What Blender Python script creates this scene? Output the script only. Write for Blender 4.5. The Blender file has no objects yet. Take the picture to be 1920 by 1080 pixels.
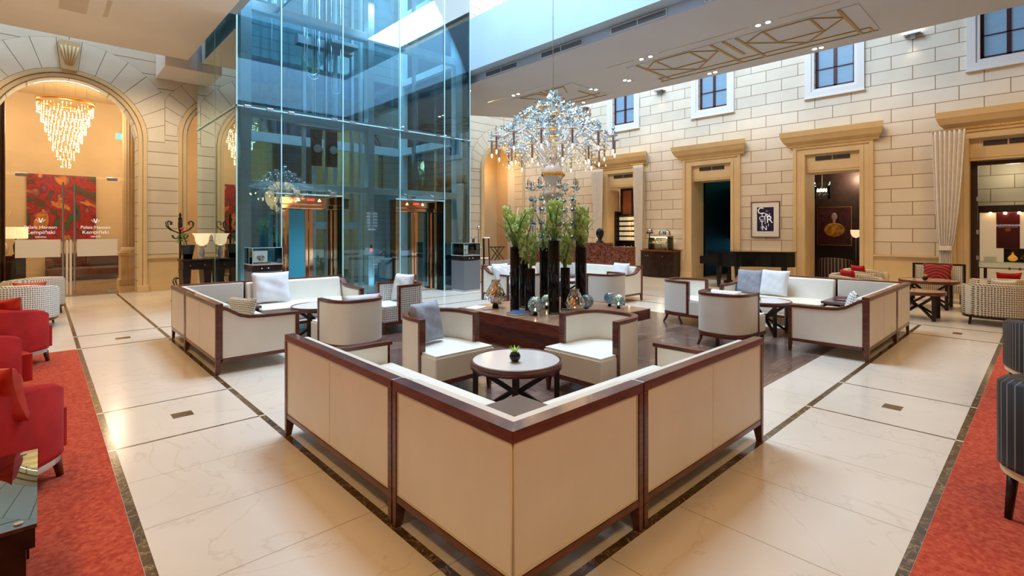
import bpy, bmesh, math, random
from mathutils import Vector, Matrix
PI = math.pi
sc = bpy.context.scene
COL = sc.collection
# ------------------------------------------------------------------ camera
cam_d = bpy.data.cameras.new('camera'); cam = bpy.data.objects.new('camera', cam_d); COL.objects.link(cam)
cam.location = (0, 0, 1.6)
_fx, _fy = .6835, .7300
cam.rotation_euler = (PI/2, 0, math.atan2(_fy, _fx) - PI/2)
cam_d.sensor_width = 36; cam_d.lens = 36*944/1920; cam_d.shift_y = -109/1920
cam_d.clip_end = 200
sc.camera = cam
# ------------------------------------------------------------------ colour management, world
sc.view_settings.view_transform = 'Standard'; sc.view_settings.look = 'None'
sc.view_settings.gamma = 1; sc.view_settings.use_curve_mapping = False
sc.view_settings.exposure = 0.32
cy = sc.cycles
cy.use_denoising = True; cy.max_bounces = 10; cy.diffuse_bounces = 5; cy.glossy_bounces = 5
cy.transparent_max_bounces = 24; cy.transmission_bounces = 8
cy.caustics_reflective = False; cy.caustics_refractive = False; cy.sample_clamp_indirect = 6
W = bpy.data.worlds.new('sky'); sc.world = W; W.use_nodes = True
bg = W.node_tree.nodes['Background']; bg.inputs[0].default_value = (.62, .8, 1, 1); bg.inputs[1].default_value = 1.1
# ------------------------------------------------------------------ lights
COOL = (.61, .80, 1); WARM = (1, .61, .23); WARM2 = (1, .80, .56)
def area(name, loc, sx, sy, power, color, rot=(0, 0, 0)):
    l = bpy.data.lights.new(name, 'AREA'); l.shape = 'RECTANGLE'; l.size = sx; l.size_y = sy; l.energy = power; l.color = color
    o = bpy.data.objects.new(name, l); o.location = loc; o.rotation_euler = rot; COL.objects.link(o); return o
def point(name, loc, power, color=WARM, r=.08):
    l = bpy.data.lights.new(name, 'POINT'); l.energy = power; l.color = color; l.shadow_soft_size = r
    o = bpy.data.objects.new(name, l); o.location = loc; COL.objects.link(o); return o
def spot(name, loc, power, color=WARM, ang=110, blend=.8, r=.08, rot=(0, 0, 0)):
    l = bpy.data.lights.new(name, 'SPOT'); l.energy = power; l.color = color; l.shadow_soft_size = r
    l.spot_size = math.radians(ang); l.spot_blend = blend
    o = bpy.data.objects.new(name, l); o.location = loc; o.rotation_euler = rot; COL.objects.link(o); return o
area('skylight', (5.7, 8.8, 12.4), 5.6, 11, 3000, COOL)
area('skylight_wall_right', (14.5, 5, 12.4), 2.0, 20, 680, (.85, .93, 1))
area('skylight_wall_left', (4, 15.3, 12.4), 20, 1.2, 300, (.85, .93, 1))
for x, y in [(-1.5, -1.5), (-1.5, 2.2), (-1.5, 6), (-1.2, 9.6), (1.2, 12.6), (1.6, -1.8), (5.2, -1.8), (9, -1.8), (12, -1.8), (-1.2, 13)]:
    spot('downlight', (x, y, 5.7), 240, WARM, 130, 1, .4)
for x, y in [(10.66, 6.6), (10.66, 3.9), (10.66, 11.2), (11.9, 8.0), (12.95, 6.1), (12.95, 3.6), (12.95, 10.4), (12, 1.5), (10.66, 1.5), (13.1, 1.0), (13, 8.4), (12.2, 12.6)]:
    spot('downlight', (x, y, 5.68), 80, WARM, 125, .9, .2)
for x, y in ((-.8, 13.9), (1.7, 13.9), (2.2, 13.6)): spot('wall_wash', (x, y, 5.7), 170, WARM2, 100, 1, .15, (.55, 0, 0))
for y in (0.2, 3.0, 6.0, 9.5, 12.6): spot('wall_wash', (13.1, y, 5.68), 130, WARM, 110, 1, .12, (0, -.6, 0))
# ------------------------------------------------------------------ materials
def mat(name, col, rough=.5, metal=0, noise=0, nscale=8, bump=0, bscale=60, coat=0, emit=None, estr=1, alpha=None, trans=0, ior=1.45, spec=.5, col2=None, stretch=None, sheen=0):
    m = bpy.data.materials.new(name); m.use_nodes = True; nt = m.node_tree; b = nt.nodes['Principled BSDF']
    b.inputs['Base Color'].default_value = (*col, 1); b.inputs['Roughness'].default_value = rough; b.inputs['Metallic'].default_value = metal
    b.inputs['Coat Weight'].default_value = coat; b.inputs['Coat Roughness'].default_value = .08; b.inputs['IOR'].default_value = ior
    b.inputs['Specular IOR Level'].default_value = spec
    if sheen: b.inputs['Sheen Weight'].default_value = sheen
    if trans: b.inputs['Transmission Weight'].default_value = trans
    if emit: b.inputs['Emission Color'].default_value = (*emit, 1); b.inputs['Emission Strength'].default_value = estr
    tc = nt.nodes.new('ShaderNodeTexCoord'); vec = tc.outputs['Object']
    if stretch:
        mp = nt.nodes.new('ShaderNodeMapping'); mp.inputs['Scale'].default_value = stretch; nt.links.new(vec, mp.inputs[0]); vec = mp.outputs[0]
    if noise or col2:
        n = nt.nodes.new('ShaderNodeTexNoise'); n.inputs['Scale'].default_value = nscale; n.inputs['Detail'].default_value = 5
        r = nt.nodes.new('ShaderNodeValToRGB'); nt.links.new(vec, n.inputs['Vector']); nt.links.new(n.outputs[0], r.inputs[0])
        c2 = col2 or tuple(min(1, c*(1+noise)) for c in col); c1 = col if col2 else tuple(c*(1-noise) for c in col)
        r.color_ramp.elements[0].position = .35; r.color_ramp.elements[1].position = .65
        r.color_ramp.elements[0].color = (*c1, 1); r.color_ramp.elements[1].color = (*c2, 1)
        nt.links.new(r.outputs[0], b.inputs['Base Color'])
    if bump:
        n = nt.nodes.new('ShaderNodeTexNoise'); n.inputs['Scale'].default_value = bscale; n.inputs['Detail'].default_value = 3
        bp = nt.nodes.new('ShaderNodeBump'); bp.inputs['Strength'].default_value = bump; bp.inputs['Distance'].default_value = .01
        nt.links.new(vec, n.inputs['Vector']); nt.links.new(n.outputs[0], bp.inputs['Height']); nt.links.new(bp.outputs[0], b.inputs['Normal'])
    return m
def N(nt, t, **kw):
    n = nt.nodes.new('ShaderNode'+t)
    for k, v in kw.items():
        if hasattr(n, k): setattr(n, k, v)
        else: n.inputs[k.replace('_', ' ')].default_value = v
    return n
def ramp(nt, fac, stops):
    r = nt.nodes.new('ShaderNodeValToRGB'); nt.links.new(fac, r.inputs[0]); e = r.color_ramp.elements
    e[0].position, e[0].color = stops[0][0], (*stops[0][1], 1); e[1].position, e[1].color = stops[-1][0], (*stops[-1][1], 1)
    for p, c in stops[1:-1]: k = e.new(p); k.color = (*c, 1)
    return r.outputs[0]
def pane(name, tint, ior=1.5, gain=1.0, rough=0):
    m = bpy.data.materials.new(name); m.use_nodes = True; nt = m.node_tree; nt.nodes.clear()
    out = N(nt, 'OutputMaterial'); mix = N(nt, 'MixShader'); t = N(nt, 'BsdfTransparent'); g = N(nt, 'BsdfGlossy'); f = N(nt, 'Fresnel')
    t.inputs[0].default_value = (*tint, 1); g.inputs['Roughness'].default_value = rough; f.inputs[0].default_value = ior
    g.inputs[0].default_value = (.8, .95, 1, 1)
    mu = N(nt, 'Math', operation='MULTIPLY', use_clamp=True); mu.inputs[1].default_value = gain
    nt.links.new(f.outputs[0], mu.inputs[0]); nt.links.new(mu.outputs[0], mix.inputs[0]); nt.links.new(t.outputs[0], mix.inputs[1]); nt.links.new(g.outputs[0], mix.inputs[2]); nt.links.new(mix.outputs[0], out.inputs[0])
    return m
def stone(name, axis, bw, bh, z0, c1, c2, mort, brick=True, off=0, boff=.5):
    m = bpy.data.materials.new(name); m.use_nodes = True; nt = m.node_tree; b = nt.nodes['Principled BSDF']; b.inputs['Roughness'].default_value = .75
    g = N(nt, 'NewGeometry'); s = N(nt, 'SeparateXYZ'); nt.links.new(g.outputs['Position'], s.inputs[0])
    c = N(nt, 'CombineXYZ'); a1 = N(nt, 'Math', operation='ADD'); a1.inputs[1].default_value = off+100*bw
    a2 = N(nt, 'Math', operation='ADD'); a2.inputs[1].default_value = -z0+bh*10
    nt.links.new(s.outputs[axis], a1.inputs[0]); nt.links.new(s.outputs[2], a2.inputs[0]); nt.links.new(a1.outputs[0], c.inputs[0]); nt.links.new(a2.outputs[0], c.inputs[1])
    n = N(nt, 'TexNoise', Scale=1.6, Detail=8.0); nt.links.new(g.outputs['Position'], n.inputs['Vector'])
    base = ramp(nt, n.outputs[0], [(.3, c1), (.7, c2)])
    if brick:
        br = N(nt, 'TexBrick'); br.inputs['Scale'].default_value = 1; br.inputs['Brick Width'].default_value = bw; br.inputs['Row Height'].default_value = bh
        br.inputs['Mortar Size'].default_value = .0085; br.inputs['Mortar Smooth'].default_value = .1; br.offset = boff
        br.inputs['Color1'].default_value = (1, 1, 1, 1); br.inputs['Color2'].default_value = (.9, .9, .9, 1); br.inputs['Mortar'].default_value = (*mort, 1)
        nt.links.new(c.outputs[0], br.inputs['Vector'])
        mx = N(nt, 'MixRGB', blend_type='MULTIPLY'); mx.inputs[0].default_value = 1
        nt.links.new(base, mx.inputs[1]); nt.links.new(br.outputs['Color'], mx.inputs[2]); base = mx.outputs[0]
        bp = N(nt, 'Bump'); bp.inputs['Distance'].default_value = .02; bp.inputs['Strength'].default_value = .5; bp.invert = True
        nt.links.new(br.outputs['Fac'], bp.inputs['Height']); nt.links.new(bp.outputs[0], b.inputs['Normal'])
    nt.links.new(base, b.inputs['Base Color'])
    return m
def marble(name, c1, c2, vein, rough=.16, scale=1.0, vw=.03, amt=.5):
    m = bpy.data.materials.new(name); m.use_nodes = True; nt = m.node_tree; b = nt.nodes['Principled BSDF']; b.inputs['Roughness'].default_value = rough
    g = N(nt, 'NewGeometry'); n = N(nt, 'TexNoise', Scale=.9*scale, Detail=8.0); nt.links.new(g.outputs['Position'], n.inputs['Vector'])
    base = ramp(nt, n.outputs[0], [(.3, c1), (.7, c2)])
    n2 = N(nt, 'TexNoise', Scale=1.1*scale, Detail=7.0, Distortion=1.6); nt.links.new(g.outputs['Position'], n2.inputs['Vector'])
    v = ramp(nt, n2.outputs[0], [(.5-vw, (0, 0, 0)), (.5, (amt, amt, amt)), (.5+vw, (0, 0, 0))])
    mx = N(nt, 'MixRGB'); nt.links.new(v, mx.inputs[0]); nt.links.new(base, mx.inputs[1]); mx.inputs[2].default_value = (*vein, 1)
    nt.links.new(mx.outputs[0], b.inputs['Base Color'])
    return m
def weave(name, c1, c2, scale=1, axisscale=None, rough=.8):
    """small repeating woven check"""
    m = bpy.data.materials.new(name); m.use_nodes = True; nt = m.node_tree; b = nt.nodes['Principled BSDF']; b.inputs['Roughness'].default_value = rough
    tc = N(nt, 'TexCoord'); s = N(nt, 'SeparateXYZ'); nt.links.new(tc.outputs['Object'], s.inputs[0])
    sm = N(nt, 'Math', operation='ADD'); nt.links.new(s.outputs[0], sm.inputs[0]); nt.links.new(s.outputs[1], sm.inputs[1])
    c = N(nt, 'CombineXYZ'); nt.links.new(sm.outputs[0], c.inputs[0]); nt.links.new(s.outputs[2], c.inputs[1])
    rows = []
    for k, out in ((0, c.outputs[0]),):
        v = N(nt, 'TexVoronoi', Scale=scale); v.inputs['Randomness'].default_value = .12; nt.links.new(out, v.inputs['Vector'])
        col = ramp(nt, v.outputs['Distance'], [(.28, c2), (.42, c1)])
    nt.links.new(col, b.inputs['Base Color'])
    return m
def stripes(name, c1, c2, scale, duty=.35, rough=.6, sheen=0):
    """stripes that follow the angle round an object's own upright axis"""
    m = bpy.data.materials.new(name); m.use_nodes = True; nt = m.node_tree; b = nt.nodes['Principled BSDF']; b.inputs['Roughness'].default_value = rough
    tc = N(nt, 'TexCoord'); s = N(nt, 'SeparateXYZ'); nt.links.new(tc.outputs['Object'], s.inputs[0])
    a = N(nt, 'Math', operation='ARCTAN2'); nt.links.new(s.outputs[0], a.inputs[0]); nt.links.new(s.outputs[1], a.inputs[1])
    mu = N(nt, 'Math', operation='MULTIPLY'); mu.inputs[1].default_value = scale; nt.links.new(a.outputs[0], mu.inputs[0])
    fr = N(nt, 'Math', operation='FRACT'); nt.links.new(mu.outputs[0], fr.inputs[0])
    col = ramp(nt, fr.outputs[0], [(duty-.02, c2), (duty+.02, c1)])
    nt.links.new(col, b.inputs['Base Color'])
    return m
M = {}
M['leather'] = mat('cream_leather', (.78, .755, .67), .42, noise=.03, nscale=3, bump=.08, bscale=220)
M['piping'] = mat('cream_piping', (.80, .70, .52), .5)
M['wood'] = mat('mahogany', (.075, .016, .008), .3, col2=(.15, .036, .016), nscale=6, stretch=(1, 1, 6), coat=.3)
M['darkwood'] = mat('dark_wenge', (.012, .006, .005), .35, col2=(.03, .014, .010), nscale=10, coat=.1, spec=.3)
M['tablewood'] = mat('rosewood_block', (.10, .018, .010), .3, col2=(.22, .05, .025), nscale=5, stretch=(1, 1, 12), coat=.3)
M['tabletop'] = mat('oiled_oak_top', (.28, .15, .085), .28, col2=(.46, .28, .17), nscale=3, stretch=(1, 6, 1), coat=.3)
M['roundtop'] = mat('pale_glass_top', (.66, .62, .58), .10, coat=.2)
M['tantop'] = mat('tan_table_top', (.52, .36, .22), .2, coat=.3)
M['surround'] = mat('pale_window_surround', (.70, .68, .655), .7)
M['brownlam'] = mat('brown_lacquer_top', (.12, .08, .07), .3)
M['black'] = mat('black_glaze', (.002, .002, .004), .07, spec=.35, coat=.15)
M['blackmat'] = mat('black_iron', (.012, .011, .012), .45)
M['piano'] = mat('black_piano_lacquer', (.002, .002, .003), .08, spec=.3)
M['steel'] = mat('brushed_steel', (.55, .56, .58), .28, metal=1)
M['chrome'] = mat('polished_chrome', (.8, .82, .85), .08, metal=1)
M['gold'] = mat('gilt_brass', (.85, .50, .14), .25, metal=1)
M['goldmat'] = mat('gilded_strip', (.36, .24, .06), .4, metal=.3)
M['copper'] = mat('copper_mirror', (.95, .62, .42), .06, metal=1)
M['fascia'] = mat('pale_blue_grey_plaster', (.40, .54, .66), .8, noise=.03, nscale=1)  # white plaster with the blue of the sky put into its colour
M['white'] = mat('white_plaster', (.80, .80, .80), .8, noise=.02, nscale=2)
M['soffit'] = mat('soffit_plaster', (.50, .56, .65), .85, noise=.02, nscale=1)  # blue of cool daylight mixed into the plaster colour
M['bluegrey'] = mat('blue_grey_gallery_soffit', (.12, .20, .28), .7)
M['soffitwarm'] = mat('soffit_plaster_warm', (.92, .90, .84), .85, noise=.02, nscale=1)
M['ochre'] = mat('ochre_painted_stone', (.60, .42, .20), .7, col2=(.65, .47, .24), nscale=2)
M['beige'] = mat('beige_painted_stone', (.66, .50, .28), .7, noise=.05, nscale=2)
M['tan'] = mat('tan_wall', (.56, .43, .27), .7, noise=.06, nscale=1.2)
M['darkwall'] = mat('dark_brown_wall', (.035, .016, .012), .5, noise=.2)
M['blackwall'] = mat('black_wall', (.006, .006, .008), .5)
M['bluesteel'] = mat('pale_blue_painted_steel', (.60, .88, .97), .35, noise=.05, nscale=3)  # grey steel, tinted with the blue of daylight
M['tealpanel'] = mat('teal_back_painted_glass', (.05, .34, .48), .15, coat=.4)
M['rubber'] = mat('glass_edge', (.45, .75, .82), .2)
M['glass'] = pane('blue_lift_glass', (.80, .94, .98), 1.5, 2.4)
M['backglass'] = pane('deep_teal_lift_glass', (.42, .66, .78), 1.5, 1.2)
M['clear'] = pane('clear_glass', (.93, .97, .95), 1.45, 1.0)
M['doorglass'] = pane('door_glass', (.96, .95, .92), 1.45, .9)
M['frost'] = mat('frosted_film', (.68, .64, .58), .7)
M['grout'] = mat('dark_grout', (.30, .22, .13), .8)
M['redrug'] = mat('red_carpet', (.46, .045, .020), .95, col2=(.66, .12, .055), nscale=40, bump=.6, bscale=300)
M['redvelvet'] = mat('red_velvet', (.36, .004, .006), .85, col2=(.50, .014, .012), nscale=5)
M['redsilk'] = mat('red_silk', (.50, .02, .012), .4, col2=(.62, .04, .02), nscale=5, stretch=(1, 1, 3))
M['hound'] = weave('houndstooth_pale', (.80, .80, .74), (.20, .19, .21), 30)
M['hound2'] = weave('houndstooth_tan', (.58, .50, .36), (.10, .07, .05), 28)
M['dots'] = weave('dotted_tan', (.62, .54, .38), (.13, .09, .05), 38)
M['stripe'] = stripes('black_striped_velvet', (.006, .003, .005), (.20, .15, .11), 9, .16)
M['stripe2'] = stripes('brown_striped_velvet', (.02, .008, .01), (.30, .22, .18), 5, .3)
M['linen'] = mat('white_linen', (.74, .75, .78), .8, noise=.03, bump=.35, bscale=14)
M['greylinen'] = mat('grey_crushed_linen', (.30, .32, .37), .8, noise=.12, nscale=9, bump=.6, bscale=16)
M['curtain'] = mat('pale_drape', (.74, .72, .70), .85, noise=.03)
M['shade'] = mat('glowing_glass_shade', (.9, .8, .65), .4, emit=(1, .66, .36), estr=.75)
M['bulb'] = mat('lamp_bulb', (1, .9, .7), .4, emit=(1, .74, .42), estr=14)
M['ledw'] = mat('lit_lamp', (1, .95, .85), .4, emit=(1, .9, .72), estr=9)
M['flame'] = mat('candle_flame', (1, .8, .4), .4, emit=(1, .66, .26), estr=18)
M['crystal'] = pane('crystal_glass', (.93, .96, 1), 1.9, 2.2, .06)
M['crystalwarm'] = mat('lit_crystal', (.95, .85, .6), .15, emit=(1, .75, .38), estr=2.6)
M['milk'] = mat('milky_glass', (.80, .84, .90), .15, coat=.5)
M['candle'] = mat('candle_sleeve', (.42, .40, .44), .35)
M['amber'] = pane('amber_glass', (.85, .50, .25), 1.6, 2.0, .1)
M['blueglass'] = pane('smoky_blue_glass', (.52, .62, .76), 1.7, 2.6, .08)
M['petal'] = mat('green_orchid_petal', (.74, .90, .24), .6, col2=(.92, .97, .62), nscale=30)
_nt = M['petal'].node_tree; _b = _nt.nodes['Principled BSDF']; _o = _nt.nodes['Material Output']; _t = _nt.nodes.new('ShaderNodeBsdfTranslucent'); _m = _nt.nodes.new('ShaderNodeMixShader')
_m.inputs[0].default_value = .45; _t.inputs[0].default_value = (.80, .92, .30, 1); _nt.links.new(_b.outputs[0], _m.inputs[1]); _nt.links.new(_t.outputs[0], _m.inputs[2]); _nt.links.new(_m.outputs[0], _o.inputs[0])
M['lip'] = mat('orchid_lip', (.62, .22, .26), .6)
M['leaf'] = mat('green_leaf', (.05, .20, .035), .45, col2=(.14, .34, .06), nscale=14)
M['leaf2'] = mat('striped_leaf', (.16, .34, .05), .45, col2=(.55, .60, .20), nscale=12, stretch=(1, 1, 4))
M['yellow'] = mat('yellow_petal', (.80, .62, .04), .5)
M['lime'] = mat('lime_petal', (.45, .70, .10), .5)
M['bookblue'] = mat('blue_book_cloth', (.03, .14, .38), .5)
M['paper'] = mat('white_paper', (.80, .80, .78), .7)
M['navy'] = mat('navy_print', (.012, .010, .05), .4)
M['frame'] = mat('picture_frame_wood', (.16, .05, .025), .4)
M['winred'] = mat('oxblood_window_frame', (.055, .008, .012), .4)
M['skyglass'] = mat('daylit_window_blind', (.16, .27, .38), .35, emit=(.30, .52, .80), estr=.16, noise=.05, nscale=4, stretch=(1, 1, 6))
M['vent'] = mat('dark_vent', (.05, .04, .045), .6)
M['redstone'] = mat('red_figured_stone', (.09, .012, .008), .25, col2=(.30, .11, .06), nscale=18, coat=.4)
M['burg'] = mat('burgundy_panel', (.12, .006, .010), .4)
M['glowcream'] = mat('backlit_cream_panel', (.75, .62, .42), .5, emit=(1, .72, .42), estr=.25)
M['orangewood'] = mat('lit_cherry_door', (.42, .13, .05), .4, noise=.1)
M['brownleather'] = mat('brown_tufted_leather', (.10, .035, .02), .4, noise=.2)
M['tin'] = mat('cream_label_tin', (.80, .74, .60), .4, emit=(1, .8, .5), estr=.25)
M['pastry'] = mat('golden_pastry', (.72, .36, .10), .6, noise=.2, nscale=30)
M['bottle'] = mat('amber_spirit', (.55, .22, .02), .1, emit=(1, .45, .05), estr=.3)
M['exit'] = mat('exit_sign_green', (.05, .5, .3), .4, emit=(.1, .9, .5), estr=1.5)
M['teallight'] = mat('teal_lit_ceiling', (.05, .4, .35), .5, emit=(.05, .45, .38), estr=.5)
M['bluewin'] = mat('blue_lit_glass', (.05, .3, .5), .3, emit=(.05, .35, .6), estr=.6)
M['ivory'] = mat('piano_ivory', (.85, .82, .72), .3)
M['redlight'] = mat('red_display', (.6, .02, .02), .4, emit=(1, .05, .03), estr=2)
M['whitetext'] = mat('white_lettering', (.9, .9, .92), .5, emit=(.9, .9, 1), estr=.25)
M['stoneR'] = stone('ashlar_wall_right', 1, .86, .335, .96, (.69, .61, .49), (.75, .67, .55), (.34, .24, .14), off=.27)
M['stoneL'] = stone('ashlar_wall_left', 0, 3.5, .335, .96, (.66, .59, .47), (.72, .65, .53), (.34, .24, .14), off=-.5, boff=0)
M['stoneP'] = stone('plain_ashlar', 0, 1, 1, 0, (.66, .59, .47), (.72, .65, .53), (.3, .2, .1), brick=False)
M['marble'] = marble('cream_marble', (.70, .63, .53), (.79, .72, .63), (.48, .36, .24), .17, 1.0, .010, .26)
M['darkmarble'] = marble('dark_brown_marble', (.05, .028, .014), (.13, .075, .035), (.42, .30, .15), .15, 7, .02, .8)
M['palestone'] = marble('grey_step_stone', (.42, .40, .40), (.50, .48, .48), (.3, .3, .3), .4)
M['joint'] = mat('tile_joint', (.36, .28, .18), .6)
def parquet():
    m = bpy.data.materials.new('dark_parquet'); m.use_nodes = True; nt = m.node_tree; b = nt.nodes['Principled BSDF']; b.inputs['Roughness'].default_value = .22
    g = N(nt, 'NewGeometry'); mp = N(nt, 'Mapping'); mp.inputs['Rotation'].default_value = (0, 0, PI/4); nt.links.new(g.outputs['Position'], mp.inputs[0])
    ch = N(nt, 'TexChecker', Scale=1.4); nt.links.new(mp.outputs[0], ch.inputs[0])
    def planks(rot, c1, c2):
        q = N(nt, 'Mapping'); q.inputs['Rotation'].default_value = (0, 0, rot); nt.links.new(g.outputs['Position'], q.inputs[0])
        br = N(nt, 'TexBrick'); br.inputs['Scale'].default_value = 1; br.inputs['Brick Width'].default_value = .9; br.inputs['Row Height'].default_value = .12; br.inputs['Mortar Size'].default_value = .002
        br.inputs['Color1'].default_value = (*c1, 1); br.inputs['Color2'].default_value = (*c2, 1); br.inputs['Mortar'].default_value = (.02, .012, .01, 1)
        nt.links.new(q.outputs[0], br.inputs['Vector'])
        n = N(nt, 'TexNoise', Scale=4.0, Detail=6.0); q2 = N(nt, 'Mapping'); q2.inputs['Scale'].default_value = (1, 9, 1); nt.links.new(q.outputs[0], q2.inputs[0]); nt.links.new(q2.outputs[0], n.inputs['Vector'])
        mx = N(nt, 'MixRGB', blend_type='MULTIPLY'); mx.inputs[0].default_value = .7; nt.links.new(br.outputs[0], mx.inputs[1]); nt.links.new(ramp(nt, n.outputs[0], [(.3, (.5, .5, .5)), (.7, (1.3, 1.3, 1.3))]), mx.inputs[2])
        return mx.outputs[0]
    a = planks(0, (.12, .07, .055), (.22, .13, .10)); c = planks(PI/2, (.16, .095, .075), (.10, .06, .05))
    mx = N(nt, 'MixRGB'); nt.links.new(ch.outputs[1], mx.inputs[0]); nt.links.new(a, mx.inputs[1]); nt.links.new(c, mx.inputs[2])
    nt.links.new(mx.outputs[0], b.inputs['Base Color']); return m
M['parquet'] = parquet()
def painting(name, stops, scale, off=0):
    m = bpy.data.materials.new(name); m.use_nodes = True; nt = m.node_tree; b = nt.nodes['Principled BSDF']; b.inputs['Roughness'].default_value = .4
    tc = N(nt, 'TexCoord'); mp = N(nt, 'Mapping'); mp.inputs['Location'].default_value = (off, off, off); nt.links.new(tc.outputs['Object'], mp.inputs[0])
    n = N(nt, 'TexNoise', Scale=scale, Detail=3.0, Distortion=2.0); nt.links.new(mp.outputs[0], n.inputs['Vector'])
    nt.links.new(ramp(nt, n.outputs[0], stops), b.inputs['Base Color']); return m
M['art1'] = painting('abstract_red_gold', [(.28, (.01, .02, .16)), (.38, (.03, .10, .04)), (.44, (.10, .02, .02)), (.50, (.40, .01, .01)), (.56, (.10, .02, .06)), (.62, (.65, .22, .03)), (.70, (.04, .10, .04)), (.8, (.02, .02, .15))], .95, 3)
M['art2'] = painting('dark_portrait_ground', [(.3, (.03, .004, .004)), (.5, (.10, .012, .02)), (.6, (.02, .01, .012)), (.75, (.35, .05, .02))], 1.6, 7)
M['skin'] = mat('painted_face', (.42, .32, .28), .6, noise=.3, nscale=12)
M['ochrepaint'] = mat('painted_yellow_dress', (.60, .26, .02), .6, noise=.5, nscale=9)

def rings():
    m = bpy.data.materials.new('red_ring_pattern'); m.use_nodes = True; nt = m.node_tree; b = nt.nodes['Principled BSDF']; b.inputs['Roughness'].default_value = .7
    tc = N(nt, 'TexCoord'); w = N(nt, 'TexWave', wave_type='RINGS', rings_direction='SPHERICAL', Scale=5.0); w.inputs['Distortion'].default_value = 1.5; nt.links.new(tc.outputs['Object'], w.inputs[0])
    nt.links.new(ramp(nt, w.outputs[0], [(.4, (.10, .006, .006)), (.6, (.42, .02, .02))]), b.inputs['Base Color']); return m
M['rings'] = rings()
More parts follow.
